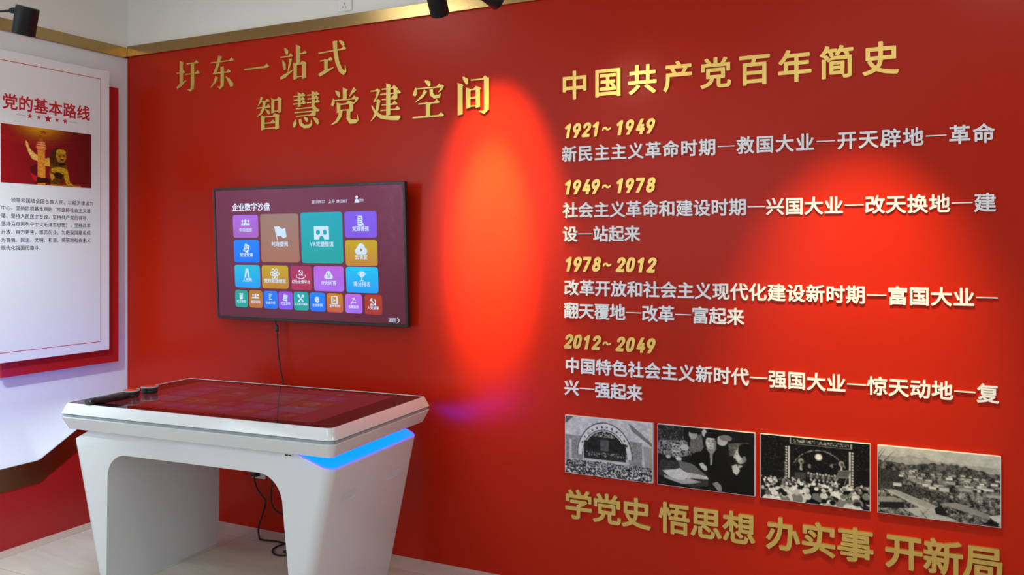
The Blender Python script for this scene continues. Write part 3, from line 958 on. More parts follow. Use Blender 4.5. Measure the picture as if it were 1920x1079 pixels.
def paint_town():
    X, Y, I = canvas(); r = np.random.default_rng(4)
    n2, n5, n12 = noise(X.shape, 2, r), noise(X.shape, 6, r), noise(X.shape, 14, r)
    I[:] = (0.72 - 0.1 * n12)[..., None]
    rid = 13 - 5 * np.exp(-((X - 44) / 9) ** 2) - 4 * np.exp(-((X - 62) / 7) ** 2) + 3 * (X / 160) + 2 * n5
    grey(I, Y > rid, 0.46 + 0.15 * n5 - 0.05 * n2)
    rid2 = 20 - 3 * np.exp(-((X - 25) / 16) ** 2) + 4 * np.sin(X * 0.05) + 3 * n5
    grey(I, Y > rid2, np.clip(0.10 + 0.35 * (n5 - 0.3) + 0.25 * (n2 - 0.4), 0.02, 0.7))
    grey(I, (Y > 36), np.clip(0.20 + 0.5 * (n5 - 0.45) + 0.5 * (n2 - 0.45), 0.02, 0.8))
    grey(I, (Y > 34) & (Y < 62) & (X < 34), 0.05 + 0.12 * n2)
    grey(I, pol(X, Y, [(8, 52), (60, 56), (96, 66), (110, 80), (60, 70), (0, 66)]), np.clip(0.06 + 0.35 * (n2 - 0.3), 0.02, 0.5))
    hs_ = [(r.uniform(20, 155), r.uniform(30, 56)) for _ in range(46)]
    for x, y in sorted(hs_, key=lambda p: p[1]):
        s = 0.35 + (y - 26) / 26
        wd, h = r.uniform(6, 13) * s, r.uniform(2.6, 4.0) * s
        grey(I, (X > x) & (X < x + wd) & (Y > y) & (Y < y + h), r.uniform(0.5, 0.85))
        grey(I, (X > x + wd) & (X < x + wd * 1.35) & (Y > y + 0.4) & (Y < y + h), 0.05)
        grey(I, (X > x - 1) & (X < x + wd) & (Y > y - 0.9 * s) & (Y < y), 0.3)
    def house(p, roof, wall, win):
        (x0, y0), (x1, y1), (x2, y2), (x3, y3) = p
        grey(I, pol(X, Y, p), roof)
        hh = 9
        grey(I, pol(X, Y, [(x3, y3), (x2, y2), (x2, y2 + hh), (x3, y3 + hh)]), wall)
        for k in range(win):
            t = (k + 0.5) / win
            x, y = x3 + (x2 - x3) * t, y3 + (y2 - y3) * t
            grey(I, (np.abs(X - x) < 1.6) & (np.abs(Y - y - 4.5) < 2.6), 0.05)
    house([(8, 64), (24, 63), (84, 82), (66, 85)], 0.50, 0.62, 0)
    house([(8, 64), (12, 64), (66, 85), (62, 88)], 0.6, 0.55, 8)
    house([(0, 76), (22, 74), (36, 80), (2, 84)], 0.45, 0.05, 3)
    house([(34, 90), (62, 84), (106, 98), (70, 106)], 0.6, 0.3, 0)
    house([(82, 76), (104, 72), (160, 88), (150, 92)], 0.42, 0.7, 7)
    grey(I, pol(X, Y, [(76, 84), (84, 78), (92, 88), (92, 94), (78, 92)]), 0.05)
    grey(I, pol(X, Y, [(138, 100), (148, 88), (160, 100)]), 0.04); grey(I, pol(X, Y, [(146, 86), (160, 82), (160, 96), (150, 90)]), 0.72)
    for x0, y0, x1, y1, wd in ((2, 30, 26, 2, 0.7), (0, 20, 12, 1, 0.5), (0, 14, 8, 1, 0.4), (14, 26, 30, 8, 0.4), (66, 100, 52, 84, 0.5), (58, 98, 72, 82, 0.4)):
        dx, dy = x1 - x0, y1 - y0; l = math.hypot(dx, dy); nx, ny = -dy / l * wd, dx / l * wd
        grey(I, pol(X, Y, [(x0 - nx, y0 - ny), (x1, y1), (x0 + nx, y0 + ny)]), 0.06)
    return I


def paint_emblem():
    """Golden carved column and seated stone lion against a red sky."""
    X, Y, I = canvas(190, 120); r = np.random.default_rng(5)
    n2, n5 = noise(X.shape, 2, r), noise(X.shape, 6, r)
    def C(m, c, k=None):
        c = np.array(lin(c))
        I[m] = c if k is None else c * k[m][:, None]
    t = (X / 160)[..., None]
    I[:] = np.array(lin((150, 22, 28))) * (1 - t) + np.array(lin((100, 22, 24))) * t
    g = np.exp(-((X - 66) / 30) ** 2 - ((Y + 4) / 17) ** 2)[..., None]
    I[:] = I * (1 - g) + np.array(lin((225, 160, 20))) * g
    for q in (0, 1, 2):
        m = np.abs(Y - (24 + q * 4 - 0.0012 * (X - 60 - q * 8) ** 2)) < 0.35
        I[m] *= 1.45
    m = pol(X, Y, [(72 + (9.0 if k % 2 == 0 else 3.5) * math.sin(k * PI / 5), 7 + (4.5 if k % 2 == 0 else 1.75) * -math.cos(k * PI / 5)) for k in range(10)])
    C(m, (150, 60, 20))
    sh = 0.7 + 0.6 * n2
    C(pol(X, Y, [(41, 24), (44, 27), (48, 38), (56, 45), (62, 50), (61, 58), (52, 56), (45, 44), (41, 32)]), (225, 180, 95), sh)
    C(pol(X, Y, [(73, 53), (82, 51), (83, 66), (74, 66)]), (215, 165, 60), sh)
    C(pol(X, Y, [(48, 70), (62, 62), (62, 84), (50, 80)]), (90, 20, 30), sh)
    C(pol(X, Y, [(49, 80), (56, 84), (66, 90), (72, 96), (66, 98), (55, 92)]), (205, 30, 36))
    C(pol(X, Y, [(61, 36), (74, 36), (75, 100), (61, 100)]), (222, 140, 50), 0.75 + 0.5 * n2 - 0.012 * np.abs(X - 67))
    for y, a in ((26, 7), (30, 9), (34, 10), (37, 8)):
        C(ell(X, Y, 67.5, y, a, 2.2), (210, 100, 60)); C(ell(X, Y, 67.5, y - 0.8, a * 0.9, 0.9), (235, 160, 90))
    C(ell(X, Y, 67, 20, 4, 5), (170, 90, 40), sh); C(ell(X, Y, 66, 15, 2.4, 3), (150, 80, 30))
    C(pol(X, Y, [(60, 86), (84, 88), (84, 96), (60, 97)]), (60, 25, 15))
    # lion
    C(pol(X, Y, [(86, 56), (100, 52), (112, 60), (116, 72), (114, 84), (124, 96), (112, 96), (104, 84), (98, 98), (84, 96), (82, 76)]), (110, 70, 14), 0.5 + n2)
    C(ell(X, Y, 97, 50, 14, 18), (70, 40, 12), 0.3 + 1.4 * n2)
    C(ell(X, Y, 103, 46, 9.5, 12), (165, 115, 24), 0.5 + 0.9 * n2)
    C(ell(X, Y, 103, 38, 9, 4), (185, 150, 30), 0.6 + 0.7 * n2)
    for x, y, a, b in ((100, 46, 2, 1.2), (108, 45, 1.8, 1.1), (105, 52, 4, 1.2), (104, 60, 7, 3.2)): C(ell(X, Y, x, y, a, b), (45, 22, 8))
    C(ell(X, Y, 105, 49, 2.6, 1.6), (195, 150, 40))
    C(ell(X, Y, 100, 72, 15, 6), (190, 145, 36), 0.5 + 0.9 * n2); C(ell(X, Y, 97, 82, 9, 7), (45, 20, 10))
    C(pol(X, Y, [(108, 72), (116, 74), (119, 92), (126, 96), (113, 97), (109, 84)]), (190, 140, 34), 0.6 + 0.7 * n2)
    C(pol(X, Y, [(82, 78), (90, 80), (94, 92), (86, 90)]), (195, 145, 40), 0.6 + 0.7 * n2)
    C(ell(X, Y, 95, 92, 8, 7), (90, 55, 16), 0.4 + 1.2 * n2)
    C((Y > 97) & (X > 84) & (X < 140), (170, 110, 20))
    return I


def picture(name, I, wd, ht, m, parent, f):
    H, W, _ = I.shape
    xs, ys = np.linspace(0, wd, W), np.linspace(ht, 0, H)
    V = [f(x, y) for y in ys for x in xs]
    F = [(j * W + i, (j + 1) * W + i, (j + 1) * W + i + 1, j * W + i + 1) for j in range(H - 1) for i in range(W - 1)]
    me = bpy.data.meshes.new(name)
    me.from_pydata(V, [], F)
    at = me.color_attributes.new('Col', 'FLOAT_COLOR', 'POINT')
    at.data.foreach_set('color', np.concatenate([I.reshape(-1, 3), np.ones((H * W, 1))], 1).astype(np.float32).ravel())
    return link(name, me, m, parent)


PH = [(2.740, 3.132, paint_hall, 'black and white photo panel of a packed hall with an arched stage'),
      (3.153, 3.546, paint_talk, 'black and white photo panel of men in dark jackets talking at a table'),
      (3.567, 3.964, paint_stage, 'black and white photo panel of a crowd facing a dark lit stage'),
      (3.989, 4.386, paint_town, 'black and white photo panel of low houses under bare hills')]
for x0, x1, fn, lab in PH:
    t = empty('photo_panel', (x0, 0, 0.507))
    tag(t, lab, 'photo', 'photo panels on the red wall')
    box('backing', 0, x1 - x0, -0.016, 0, 0, 0.2495, M_letter, t, bevel=0.0008)
    I = fn()
    for _ in range(2):
        P_ = np.pad(I, ((1, 1), (1, 1), (0, 0)), mode='edge')
        I = (P_[1:-1, 1:-1] * 2 + P_[:-2, 1:-1] + P_[2:, 1:-1] + P_[1:-1, :-2] + P_[1:-1, 2:]) / 6
    gr = np.random.default_rng(9)
    I = I * (0.86 + 0.28 * (0.5 * noise(I.shape[:2], 3, gr) + 0.5 * noise(I.shape[:2], 9, gr)))[..., None] + 0.03 * (gr.random(I.shape[:2]) - 0.5)[..., None]
    I = np.clip(I, 0, 1) ** 1.5 * 0.80
    picture('print', I, x1 - x0 - 0.003, 0.2465, M_print, t, lambda x, y: (0.0015 + x, -0.0163, 0.0015 + y))

# ------------------------------------------------------------------ notice board on the white wall
nb = empty('notice_board', (0.0, -0.542, 0.913))
tag(nb, 'white notice board on a red backing panel, headed 党的基本路线', 'notice board')
def nbx(name, x0, x1, y0, y1, z0, z1, m, bev=0.001): return box(name, x0, x1, y0 + 0.542, y1 + 0.542, z0 - 0.913, z1 - 0.913, m, nb, bev)
nbx('backing_panel', 0.028, 0.044, -0.772, -0.096, 0.836, 2.380, M_redboard)
nbx('face_panel', 0.046, 0.070, -0.907, -0.177, 0.913, 2.456, M_acry)
bm = bmesh.new()
for y, z in ((-0.70, 1.2), (-0.25, 1.2), (-0.70, 2.1), (-0.25, 2.1)):
    add_lathe(bm, [(0, 0), (0.012, 0), (0.012, 0.028), (0, 0.028)], 12, Matrix.Translation((0, y + 0.542, z - 0.913)) @ Matrix.Rotation(PI / 2, 4, 'Y'))
obj('standoffs', bm, M_groove, nb)
# printed content; local picture axes: u along +y (towards the corner), v up
NF = lambda x, y, z: (0.0702 + z, x + 0.542, y - 0.913)
fl = Flat()
c = lin((150, 50, 45))
for q in ((-0.853, 0.9605, -0.231, 0.9640), (-0.853, 2.4040, -0.231, 2.4075), (-0.853, 0.9605, -0.8505, 2.4075), (-0.2335, 0.9605, -0.231, 2.4075)): fl.rect(*q, c)
fl.build('border_line', M_ink_red, nb, NF)
fl = Flat(); fl.text('党的基本路线', -0.786, 2.205, 0.0815, (0.5, 0.01, 0.02), off=0.022); fl.build('heading', M_ink_red, nb, NF)
fl = Flat()
for y, rr in ((-0.642, 0.016), (-0.594, 0.014), (-0.543, 0.023), (-0.493, 0.014), (-0.446, 0.016)): fl.star(y, 2.147, rr, (0.5, 0.01, 0.02))
fl.build('star_row', M_ink_red, nb, NF)
fl = Flat(); fl.rect(-0.715, 2.1455, -0.665, 2.1475, (0.3, 0.3, 0.3)); fl.rect(-0.425, 2.1455, -0.372, 2.1475, (0.3, 0.3, 0.3)); fl.build('rule_line', M_ink_grey, nb, NF)
picture('printed_picture', paint_emblem(), 0.502, 0.292, M_print, nb, lambda x, y: (0.0706, -0.793 + x + 0.542, 1.802 + y - 0.913))
fl = Flat()
para = ['　　领导和团结全国各族人民，以经济建设为', '中心，坚持四项基本原则（即坚持社会主义道', '路、坚持人民民主专政、坚持共产党的领导、', '坚持马克思列宁主义毛泽东思想），坚持改革',
        '开放，自力更生，艰苦创业，为把我国建设成', '为富强、民主、文明、和谐、美丽的社会主义', '现代化强国而奋斗。']
for k, s in enumerate(para):
    s = s.replace('　', '')
    fl.text(s, -0.792 + (0.0505 if k == 0 else 0), 1.718 - k * 0.0398, 0.0247, (0.03, 0.03, 0.04), off=0.012, pitch=0.0249 if k else 0.0259)
fl.build('body_text', M_ink_black, nb, NF)

# ------------------------------------------------------------------ the picture shown on both screens
def ui(W, H):
    """Menu page; tile boxes are fractions of the screen's width and height, from its upper corner."""
    f = Flat()
    f.rect(0, 0, W, H, lin((112, 36, 70)), lin((92, 26, 48)))
    wht = lin((205, 228, 250))
    X = lambda u: u * W
    Yv = lambda v: (1 - v) * H
    T = [
     ((.100, .195, .246, .375), (170, 100, 225), (165, 95, 190), 'people', '中央组织', .019), ((.258, .192, .470, .565), (150, 120, 110), (165, 108, 88), 'flag', '时政要闻', .023),
     ((.482, .186, .700, .568), (0, 165, 190), (0, 160, 160), 'goggles', 'VR党建展馆', .023), ((.712, .185, .872, .378), (125, 88, 235), (125, 85, 225), 'doc', '党建答题', .021),
     ((.101, .393, .247, .570), (0, 130, 255), (0, 115, 245), 'book', '党规党章', .019), ((.712, .396, .872, .584), (195, 165, 0), (190, 130, 50), 'cloud', '云课堂', .021),
     ((.101, .590, .247, .768), (0, 190, 225), (20, 155, 245), 'letter', '人民网', .018), ((.258, .590, .406, .770), (195, 165, 0), (190, 125, 45), 'atom', '党的思想理论', .0205),
     ((.418, .590, .532, .774), (165, 35, 90), (175, 40, 80), 'ring', '红色全景平台', .0165), ((.544, .590, .700, .778), (185, 95, 220), (165, 105, 235), 'cloudsym', '19大问答', .021),
     ((.712, .592, .872, .782), (0, 195, 240), (30, 150, 245), 'cup', '得分排名', .0215),
     ((.099, .788, .172, .925), (20, 160, 150), (25, 165, 155), 'hand', '党员答题', .0135), ((.180, .788, .257, .925), (175, 120, 10), (185, 110, 55), 'people', '组织结构', .0135),
     ((.264, .789, .342, .927), (15, 120, 250), (20, 110, 240), 'lines', '企业介绍', .0135), ((.348, .789, .426, .928), (150, 75, 225), (125, 90, 235), 'scroll', '文化活动', .0135),
     ((.432, .790, .512, .930), (0, 165, 175), (10, 160, 150), 'tools', '企业数字展馆', .0115), ((.519, .791, .601, .932), (0, 130, 250), (15, 110, 240), 'e', '企业新闻', .0135),
     ((.608, .792, .692, .934), (195, 130, 0), (195, 85, 65), 'film', '宣传视频', .0135), ((.704, .793, .790, .935), (190, 100, 225), (160, 105, 235), 'horse', '志愿服务', .0135),
     ((.802, .794, .888, .938), (175, 55, 25), (165, 50, 40), 'symbol', '入党宣誓', .0145)]
    f.layer()
    for (u0, v0, u1, v1), ca, cb, ic, s, ts in T:
        f.rect(X(u0), Yv(v1), X(u1), Yv(v0), lin(ca), lin(cb), r=0.012 * W)
    f.layer()
    def sym(x, y, r, col):                 # sickle and hammer sign
        f.arc(x - r * .02, y, r * .8, r * .22, col, -150, 60, n=12)
        f.line(x - r * .7, y - r * .75, x - r * .1, y - r * .45, r * .24, col)
        f.line(x - r * .55, y + r * .5, x + r * .75, y - r * .8, r * .22, col)
        f.line(x - r * .75, y + r * .25, x - r * .15, y + r * .75, r * .34, col)
    for (u0, v0, u1, v1), ca, cb, ic, s, ts in T:
        small = (v0 > .7)
        cx = X((u0 + u1) / 2); h = Yv(v0) - Yv(v1)
        big = h > 0.3 * H
        yi = Yv(v0) - h * (.40 if big else .36 if not small else .36)
        yt = Yv(v0) - h * (.625 if big else .66 if not small else .66)
        r = (.030 if big else .0205 if not small else .0165) * W
        bgc = lin(cb)
        if ic == 'people':
            for d, q in ((-1, .8), (1, .8), (0, 1)):
                f.disc(cx + d * r * .85, yi + r * .45, r * .34 * q, wht)
                f.disc(cx + d * r * .85, yi - r * .5, r * .55 * q, wht, ry=r * .6 * q, a0=0, a1=180)
        elif ic == 'flag':
            f.line(cx - r * .9, yi + r, cx - r * .35, yi - r * 1.2, r * .12, wht)
            f.poly([(cx - r * .8, yi + r * .95), (cx - r * .1, yi + r * 1.0), (cx + r * .55, yi + r * .6), (cx + r * 1.1, yi + r * .75), (cx + r * 1.3, yi - r * .5), (cx + r * .7, yi - r * .75), (cx + r * .2, yi - r * .35), (cx - r * .45, yi - r * .4)], wht)
        elif ic == 'goggles':
            f.poly([(cx - r * 1.3, yi + r * .9), (cx - r * 1.3, yi - r * .95), (cx - r * .5, yi - r * .95), (cx - r * .2, yi - r * .45), (cx + r * .2, yi - r * .45), (cx + r * .5, yi - r * .95), (cx + r * 1.3, yi - r * .95), (cx + r * 1.3, yi + r * .9)], wht)
            f.layer(); f.disc(cx - r * .6, yi + r * .05, r * .36, lin(ca)); f.disc(cx + r * .6, yi + r * .05, r * .36, lin(ca))
        elif ic == 'doc':
            f.rect(cx - r * .7, yi - r, cx + r * .5, yi + r, wht, r=r * .2); f.layer()
            for k in range(4): f.rect(cx - r * .5, yi + r * (.55 - k * .38), cx + r * .3, yi + r * (.68 - k * .38), bgc)
            f.line(cx + r * .2, yi - r * .1, cx + r * .9, yi - r * 1.0, r * .25, wht)
        elif ic == 'book':
            f.poly([(cx - r * .3, yi + r * 1.0), (cx + r * 1.0, yi + r * .55), (cx + r * .4, yi - r * 1.05), (cx - r * .95, yi - r * .6)], wht); f.layer(); sym(cx, yi, r * .6, bgc)
        elif ic in ('cloud', 'cloudsym'):
            q = 1.35 if ic == 'cloud' else 1.0
            f.disc(cx, yi + r * .2 * q, r * .7 * q, wht); f.disc(cx - r * .6 * q, yi - r * .25 * q, r * .5 * q, wht); f.disc(cx + r * .6 * q, yi - r * .25 * q, r * .5 * q, wht)
            f.rect(cx - r * .6 * q, yi - r * .75 * q, cx + r * .6 * q, yi, wht); f.layer()
            if ic == 'cloud': f.poly([(cx - r * .2, yi + r * .3), (cx + r * .4, yi - r * .1), (cx - r * .2, yi - r * .5)], lin((190, 100, 30)))
            else: sym(cx, yi - r * .05, r * .55, bgc)
        elif ic == 'letter':
            f.poly([(cx - r * .8, yi - r), (cx - r * .35, yi + r), (cx + r * .35, yi + r), (cx + r * .75, yi - r), (cx + r * .3, yi - r), (cx + r * .1, yi + r * .4), (cx - r * .15, yi - r * .2), (cx - r * .4, yi - r)], wht)
        elif ic == 'atom':
            for a in (0, 60, 120):
                ca_, sa_ = math.cos(math.radians(a)), math.sin(math.radians(a))
                pts = [(cx + (1.2 * r * math.cos(t) * ca_ - .45 * r * math.sin(t) * sa_), yi + (1.2 * r * math.cos(t) * sa_ + .45 * r * math.sin(t) * ca_)) for t in (2 * PI * k / 22 for k in range(23))]
                for p, q in zip(pts, pts[1:]): f.line(*p, *q, r * .16, wht)
            f.disc(cx, yi, r * .25, wht)
        elif ic == 'ring':
            sym(cx, yi + r * .4, r * .75, wht); f.arc(cx, yi - r * .3, r * 1.25, r * .14, wht, 150, 390, ry=r * .6)
        elif ic == 'cup':
            f.poly([(cx - r * .6, yi + r), (cx + r * .6, yi + r), (cx + r * .45, yi), (cx, yi - r * .35), (cx - r * .45, yi)], wht); f.rect(cx - r * .1, yi - r * .8, cx + r * .1, yi - r * .2, wht); f.rect(cx - r * .5, yi - r, cx + r * .5, yi - r * .8, wht)
            f.arc(cx, yi + r * .55, r * .95, r * .15, wht, 150, 390, ry=r * .5)
        elif ic == 'hand':
            f.disc(cx, yi - r * .3, r * .6, wht)
            for d in (-.4, -.12, .15, .42): f.line(cx + r * d, yi, cx + r * d * 1.4, yi + r * .85, r * .2, wht)
        elif ic == 'lines':
            for k, q in enumerate((.9, .7, .5, .8)): f.rect(cx - r * .5, yi + r * (.7 - k * .45), cx - r * .5 + r * 1.2 * q, yi + r * (.95 - k * .45), wht)
        elif ic == 'scroll':
            f.poly([(cx - r * .6, yi + r * .9), (cx + r * .8, yi + r * .7), (cx + r * .5, yi - r * .9), (cx - r * .9, yi - r * .7)], wht); f.layer()
            for k in range(3): f.line(cx - r * .5, yi + r * (.5 - k * .4), cx + r * .4, yi + r * (.4 - k * .4), r * .13, bgc)
        elif ic == 'tools':
            for d in (-1, 1):
                f.line(cx - d * r * .8, yi - r * .8, cx + d * r * .7, yi + r * .7, r * .36, wht); f.disc(cx + d * r * .7, yi + r * .7, r * .4, wht)
        elif ic == 'e':
            f.text('e', cx, yi + r * .35, r * 2.9, wht, off=.04, center=True, N=90)
        elif ic == 'film':
            f.rect(cx - r, yi - r, cx + r, yi + r, wht); f.layer(); f.rect(cx - r * .6, yi - r * .8, cx + r * .6, yi + r * .8, lin(ca)); f.layer()
            f.poly([(cx - r * .3, yi + r * .5), (cx + r * .45, yi), (cx - r * .3, yi - r * .5)], wht)
        elif ic == 'horse':
            f.line(cx - r * .8, yi - r * .9, cx + r * .5, yi + r * .9, r * .16, wht); f.line(cx - r * .3, yi + r * .7, cx + r * .8, yi + r * .2, r * .14, wht); f.line(cx - r * .8, yi - r * .3, cx + r * .8, yi - r * .4, r * .14, wht); f.line(cx + r * .2, yi + r * .9, cx + r * .7, yi - r * .5, r * .14, wht)
        elif ic == 'symbol':
            sym(cx, yi, r * 1.15, wht)
        f.text(s, cx, yt, ts * W, wht, off=.018, center=True, res=1)
    f.text('企业数字沙盘', X(.100), Yv(.135), .0365 * W, lin((225, 235, 255)), off=.022)
    f.text('2021/09/27', X(.545), Yv(.107), .0182 * W, wht, xs=.80)
    f.text('上午 09:23:07', X(.633), Yv(.107), .0182 * W, wht, xs=.86)
    f.disc(X(.778), Yv(.082), .0065 * W, wht); f.disc(X(.778), Yv(.122), .0115 * W, wht, ry=.016 * W, a0=0, a1=180)
    f.text('zlm', X(.787), Yv(.100), .021 * W, wht, xs=.85, off=0.0)
    f.text('返回', X(.918), Yv(.972), .0195 * W, wht)
    f.line(X(.962), Yv(.952), X(.971), Yv(.972), .003 * W, wht); f.line(X(.971), Yv(.972), X(.962), Yv(.992), .003 * W, wht)
    return f


# ------------------------------------------------------------------ television
tv = empty('wall_television', (1.352, -0.052, 1.104), (0.046, 0, 0))
tag(tv, 'black framed television on the red wall showing a menu of coloured tiles', 'television')
TW, TH = 1.208, 0.690
bm = bmesh.new()
fx = lambda x, y, z: (x, -z, y + TH / 2)
outer = lambda L, H, z: [(x, -z, y + TH / 2) for x, y in rrect(L, H, 0.006, 3)]
loft(bm, [outer(TW / 2 - 0.004, TH / 2 - 0.004, -0.028), outer(TW / 2, TH / 2, -0.024), outer(TW / 2, TH / 2, -0.002), outer(TW / 2 - 0.002, TH / 2 - 0.002, 0.0),
          outer(TW / 2 - 0.0125, TH / 2 - 0.0125, 0.0), outer(TW / 2 - 0.014, TH / 2 - 0.014, -0.004)])
obj('bezel', bm, M_black, tv, smooth=True)
bm = bmesh.new()
loft(bm, [[(x, 0.028, y + TH / 2) for x, y in rrect(0.54, 0.29, 0.03)], [(x, 0.045, y + TH / 2 - 0.03) for x, y in rrect(0.46, 0.21, 0.03)]])
obj('back_housing', bm, M_black, tv)
f = ui(TW - 0.028, TH - 0.028)
f.build('screen', M_screen, tv, lambda x, y, z: (x - TW / 2 + 0.014, 0.0035 - z, y + 0.014))
# factory film still stuck over the screen and bezel, wrinkled at its edges
M_film = bpy.data.materials.new('clear_film'); M_film.use_nodes = True
nt = M_film.node_tree; nt.nodes.clear()
out = nt.nodes.new('ShaderNodeOutputMaterial'); mix = nt.nodes.new('ShaderNodeMixShader'); tr = nt.nodes.new('ShaderNodeBsdfTransparent'); gl = nt.nodes.new('ShaderNodeBsdfGlossy')
gl.inputs['Roughness'].default_value = 0.12; gl.inputs['Color'].default_value = (0.9, 0.92, 1, 1)
fr = nt.nodes.new('ShaderNodeFresnel'); fr.inputs[0].default_value = 1.22
bp = nt.nodes.new('ShaderNodeBump'); bp.inputs['Strength'].default_value = 0.35; bp.inputs['Distance'].default_value = 0.01
nz = nt.nodes.new('ShaderNodeTexNoise'); nz.inputs['Scale'].default_value = 9; nz.inputs['Detail'].default_value = 4; nz.inputs['Distortion'].default_value = 2.0
tc = nt.nodes.new('ShaderNodeTexCoord')
nt.links.new(tc.outputs['Object'], nz.inputs['Vector']); nt.links.new(nz.outputs['Fac'], bp.inputs['Height']); nt.links.new(bp.outputs[0], gl.inputs['Normal'])
nt.links.new(fr.outputs[0], mix.inputs[0]); nt.links.new(tr.outputs[0], mix.inputs[1]); nt.links.new(gl.outputs[0], mix.inputs[2]); nt.links.new(mix.outputs[0], out.inputs[0])
bm = bmesh.new()
rng = random.Random(3)
nx, nz_ = 60, 36
grid = [[bm.verts.new(((i / nx - 0.5) * (TW - 0.004), -0.0035 - (0.004 * rng.random() if i in (0, 1, nx - 1, nx) or j in (0, 1, nz_ - 1, nz_) else 0.0006 * rng.random()), 0.002 + j / nz_ * (TH - 0.004)))
         for i in range(nx + 1)] for j in range(nz_ + 1)]
for j in range(nz_):
    for i in range(nx):
        bm.faces.new((grid[j][i], grid[j][i + 1], grid[j + 1][i + 1], grid[j + 1][i]))
obj('protective_film', bm, M_film, tv, smooth=True, angle=60)
bm = bmesh.new()
add_box(bm, -0.2, 0.2, 0.045, 0.05, 0.2, 0.46)
obj('wall_bracket', bm, M_black, tv)

cable = empty('screen_cable', (1.137, -0.03, 1.12))
tag(cable, 'thin black cable hanging from the television down behind the white table', 'cable')
pts = [(1.134, -0.036, 1.13), (1.137, -0.038, 1.101), (1.148, -0.040, 1.06), (1.153, -0.040, 1.0), (1.158, -0.040, 0.94), (1.172, -0.040, 0.864), (1.190, -0.040, 0.778), (1.20, -0.04, 0.65), (1.21, -0.035, 0.5), (1.20, -0.03, 0.4)]
bm = bmesh.new()
add_tube(bm, [Vector(p) - cable.location for p in catmull(pts)], 0.0036, 8)
obj('cord', bm, M_rubber, cable, smooth=True)
bm = bmesh.new()
d = (Vector(pts[3]) - Vector(pts[1])).normalized()
Mx = Matrix.Translation(Vector((1.147, -0.040, 1.066)) - cable.location) @ d.to_track_quat('Z', 'Y').to_matrix().to_4x4()
add_lathe(bm, [(0, -0.017), (0.007, -0.017), (0.0095, -0.013), (0.0095, 0.013), (0.007, 0.017), (0, 0.017)], 16, Mx)
obj('ferrite_core', bm, M_black, cable, smooth=True)

# ------------------------------------------------------------------ touch table
tb = empty('touch_table', (1.4613, -0.5687, 0.0), (0, 0, 0.0655))
tag(tb, 'white touch screen table with blue glowing ends in front of the red wall', 'table')
L, W = 0.703, 0.3882
bm = bmesh.new()
lp = lambda d, z, r=0.03: [(x, y, z) for x, y in rrect(L - d, W - d, max(r - d * 0.3, 0.01))]
loft(bm, [lp(0.030, 0.6990), lp(0.0238, 0.7005), lp(0.0005, 0.7515), lp(0.0, 0.7530), lp(0.002, 0.7545), lp(0.010, 0.7550)])
obj('lower_shell', bm, M_lacq, tb, smooth=True, angle=30)
bm = bmesh.new()
loft(bm, [lp(0.008, 0.7545), lp(0.008, 0.7610), lp(0.004, 0.7612), lp(0.004, 0.7640), lp(0.008, 0.7642), lp(0.008, 0.7680)])
obj('groove_strip', bm, M_groove, tb, smooth=True, angle=30)
bm = bmesh.new()
loft(bm, [lp(0.012, 0.7680), lp(0.002, 0.7680), lp(0.0, 0.7695), lp(0.0005, 0.7710), lp(0.0170, 0.8090), lp(0.0190, 0.8118), lp(0.0240, 0.8118), lp(0.0246, 0.8080)])
obj('upper_shell', bm, M_lacq, tb, smooth=True, angle=30)
bm = bmesh.new()
loft(bm, [lp(0.0247, 0.8065), lp(0.0247, 0.8100), lp(0.0255, 0.8105)])
obj('glass_panel', bm, M_glassblk, tb)
DW, DH = 1.105, 0.622
f = ui(DW, DH)
f.c = [tuple(0.70 * b_ + 0.30 * a_ for a_, b_ in zip(c_, (0.85, 0.07, 0.09))) for c_ in f.c]      # the panel seen from a low angle shows little contrast
f.build('display', M_display, tb, lambda x, y, z: (x - DW / 2, y - DH / 2 + 0.005, 0.8106 + z * 0.15))

# leg frame: one bent body, flared shoulders, tapering feet
prof = [(-0.575, 0.6945), (-0.682, 0.640), (-0.520, 0.0), (-0.478, 0.0), (-0.473, 0.2)]
def arc(cx, cz, r, rz, a0, a1, n=8): return [(cx + r * math.cos(math.radians(a0 + (a1 - a0) * k / n)), cz + rz * math.sin(math.radians(a0 + (a1 - a0) * k / n))) for k in range(n + 1)]
prof += arc(-0.369, 0.505, 0.100, 0.100, 180, 90)
prof += arc(0.325, 0.485, 0.115, 0.120, 90, 0)
prof += [(0.470, 0.2), (0.484, 0.0), (0.520, 0.0), (0.658, 0.640), (0.505, 0.6945)]
bm = bmesh.new()
a, b = add_prism(bm, prof, -0.34, 0.345, lambda x, z, y: (x, y, z))
bm.edges.ensure_lookup_table()
n = len(prof)
sel = []
for ring in (a, b):
    for i, j in ((1, 2), (n - 3, n - 2)):
        for e in ring[i].link_edges:
            if e.other_vert(ring[i]) is ring[j]: sel.append(e)
bmesh.ops.bevel(bm, geom=sel, offset=0.045, segments=7, affect='EDGES', profile=0.5)
obj('leg_frame', bm, M_lacq, tb, smooth=True, angle=25)
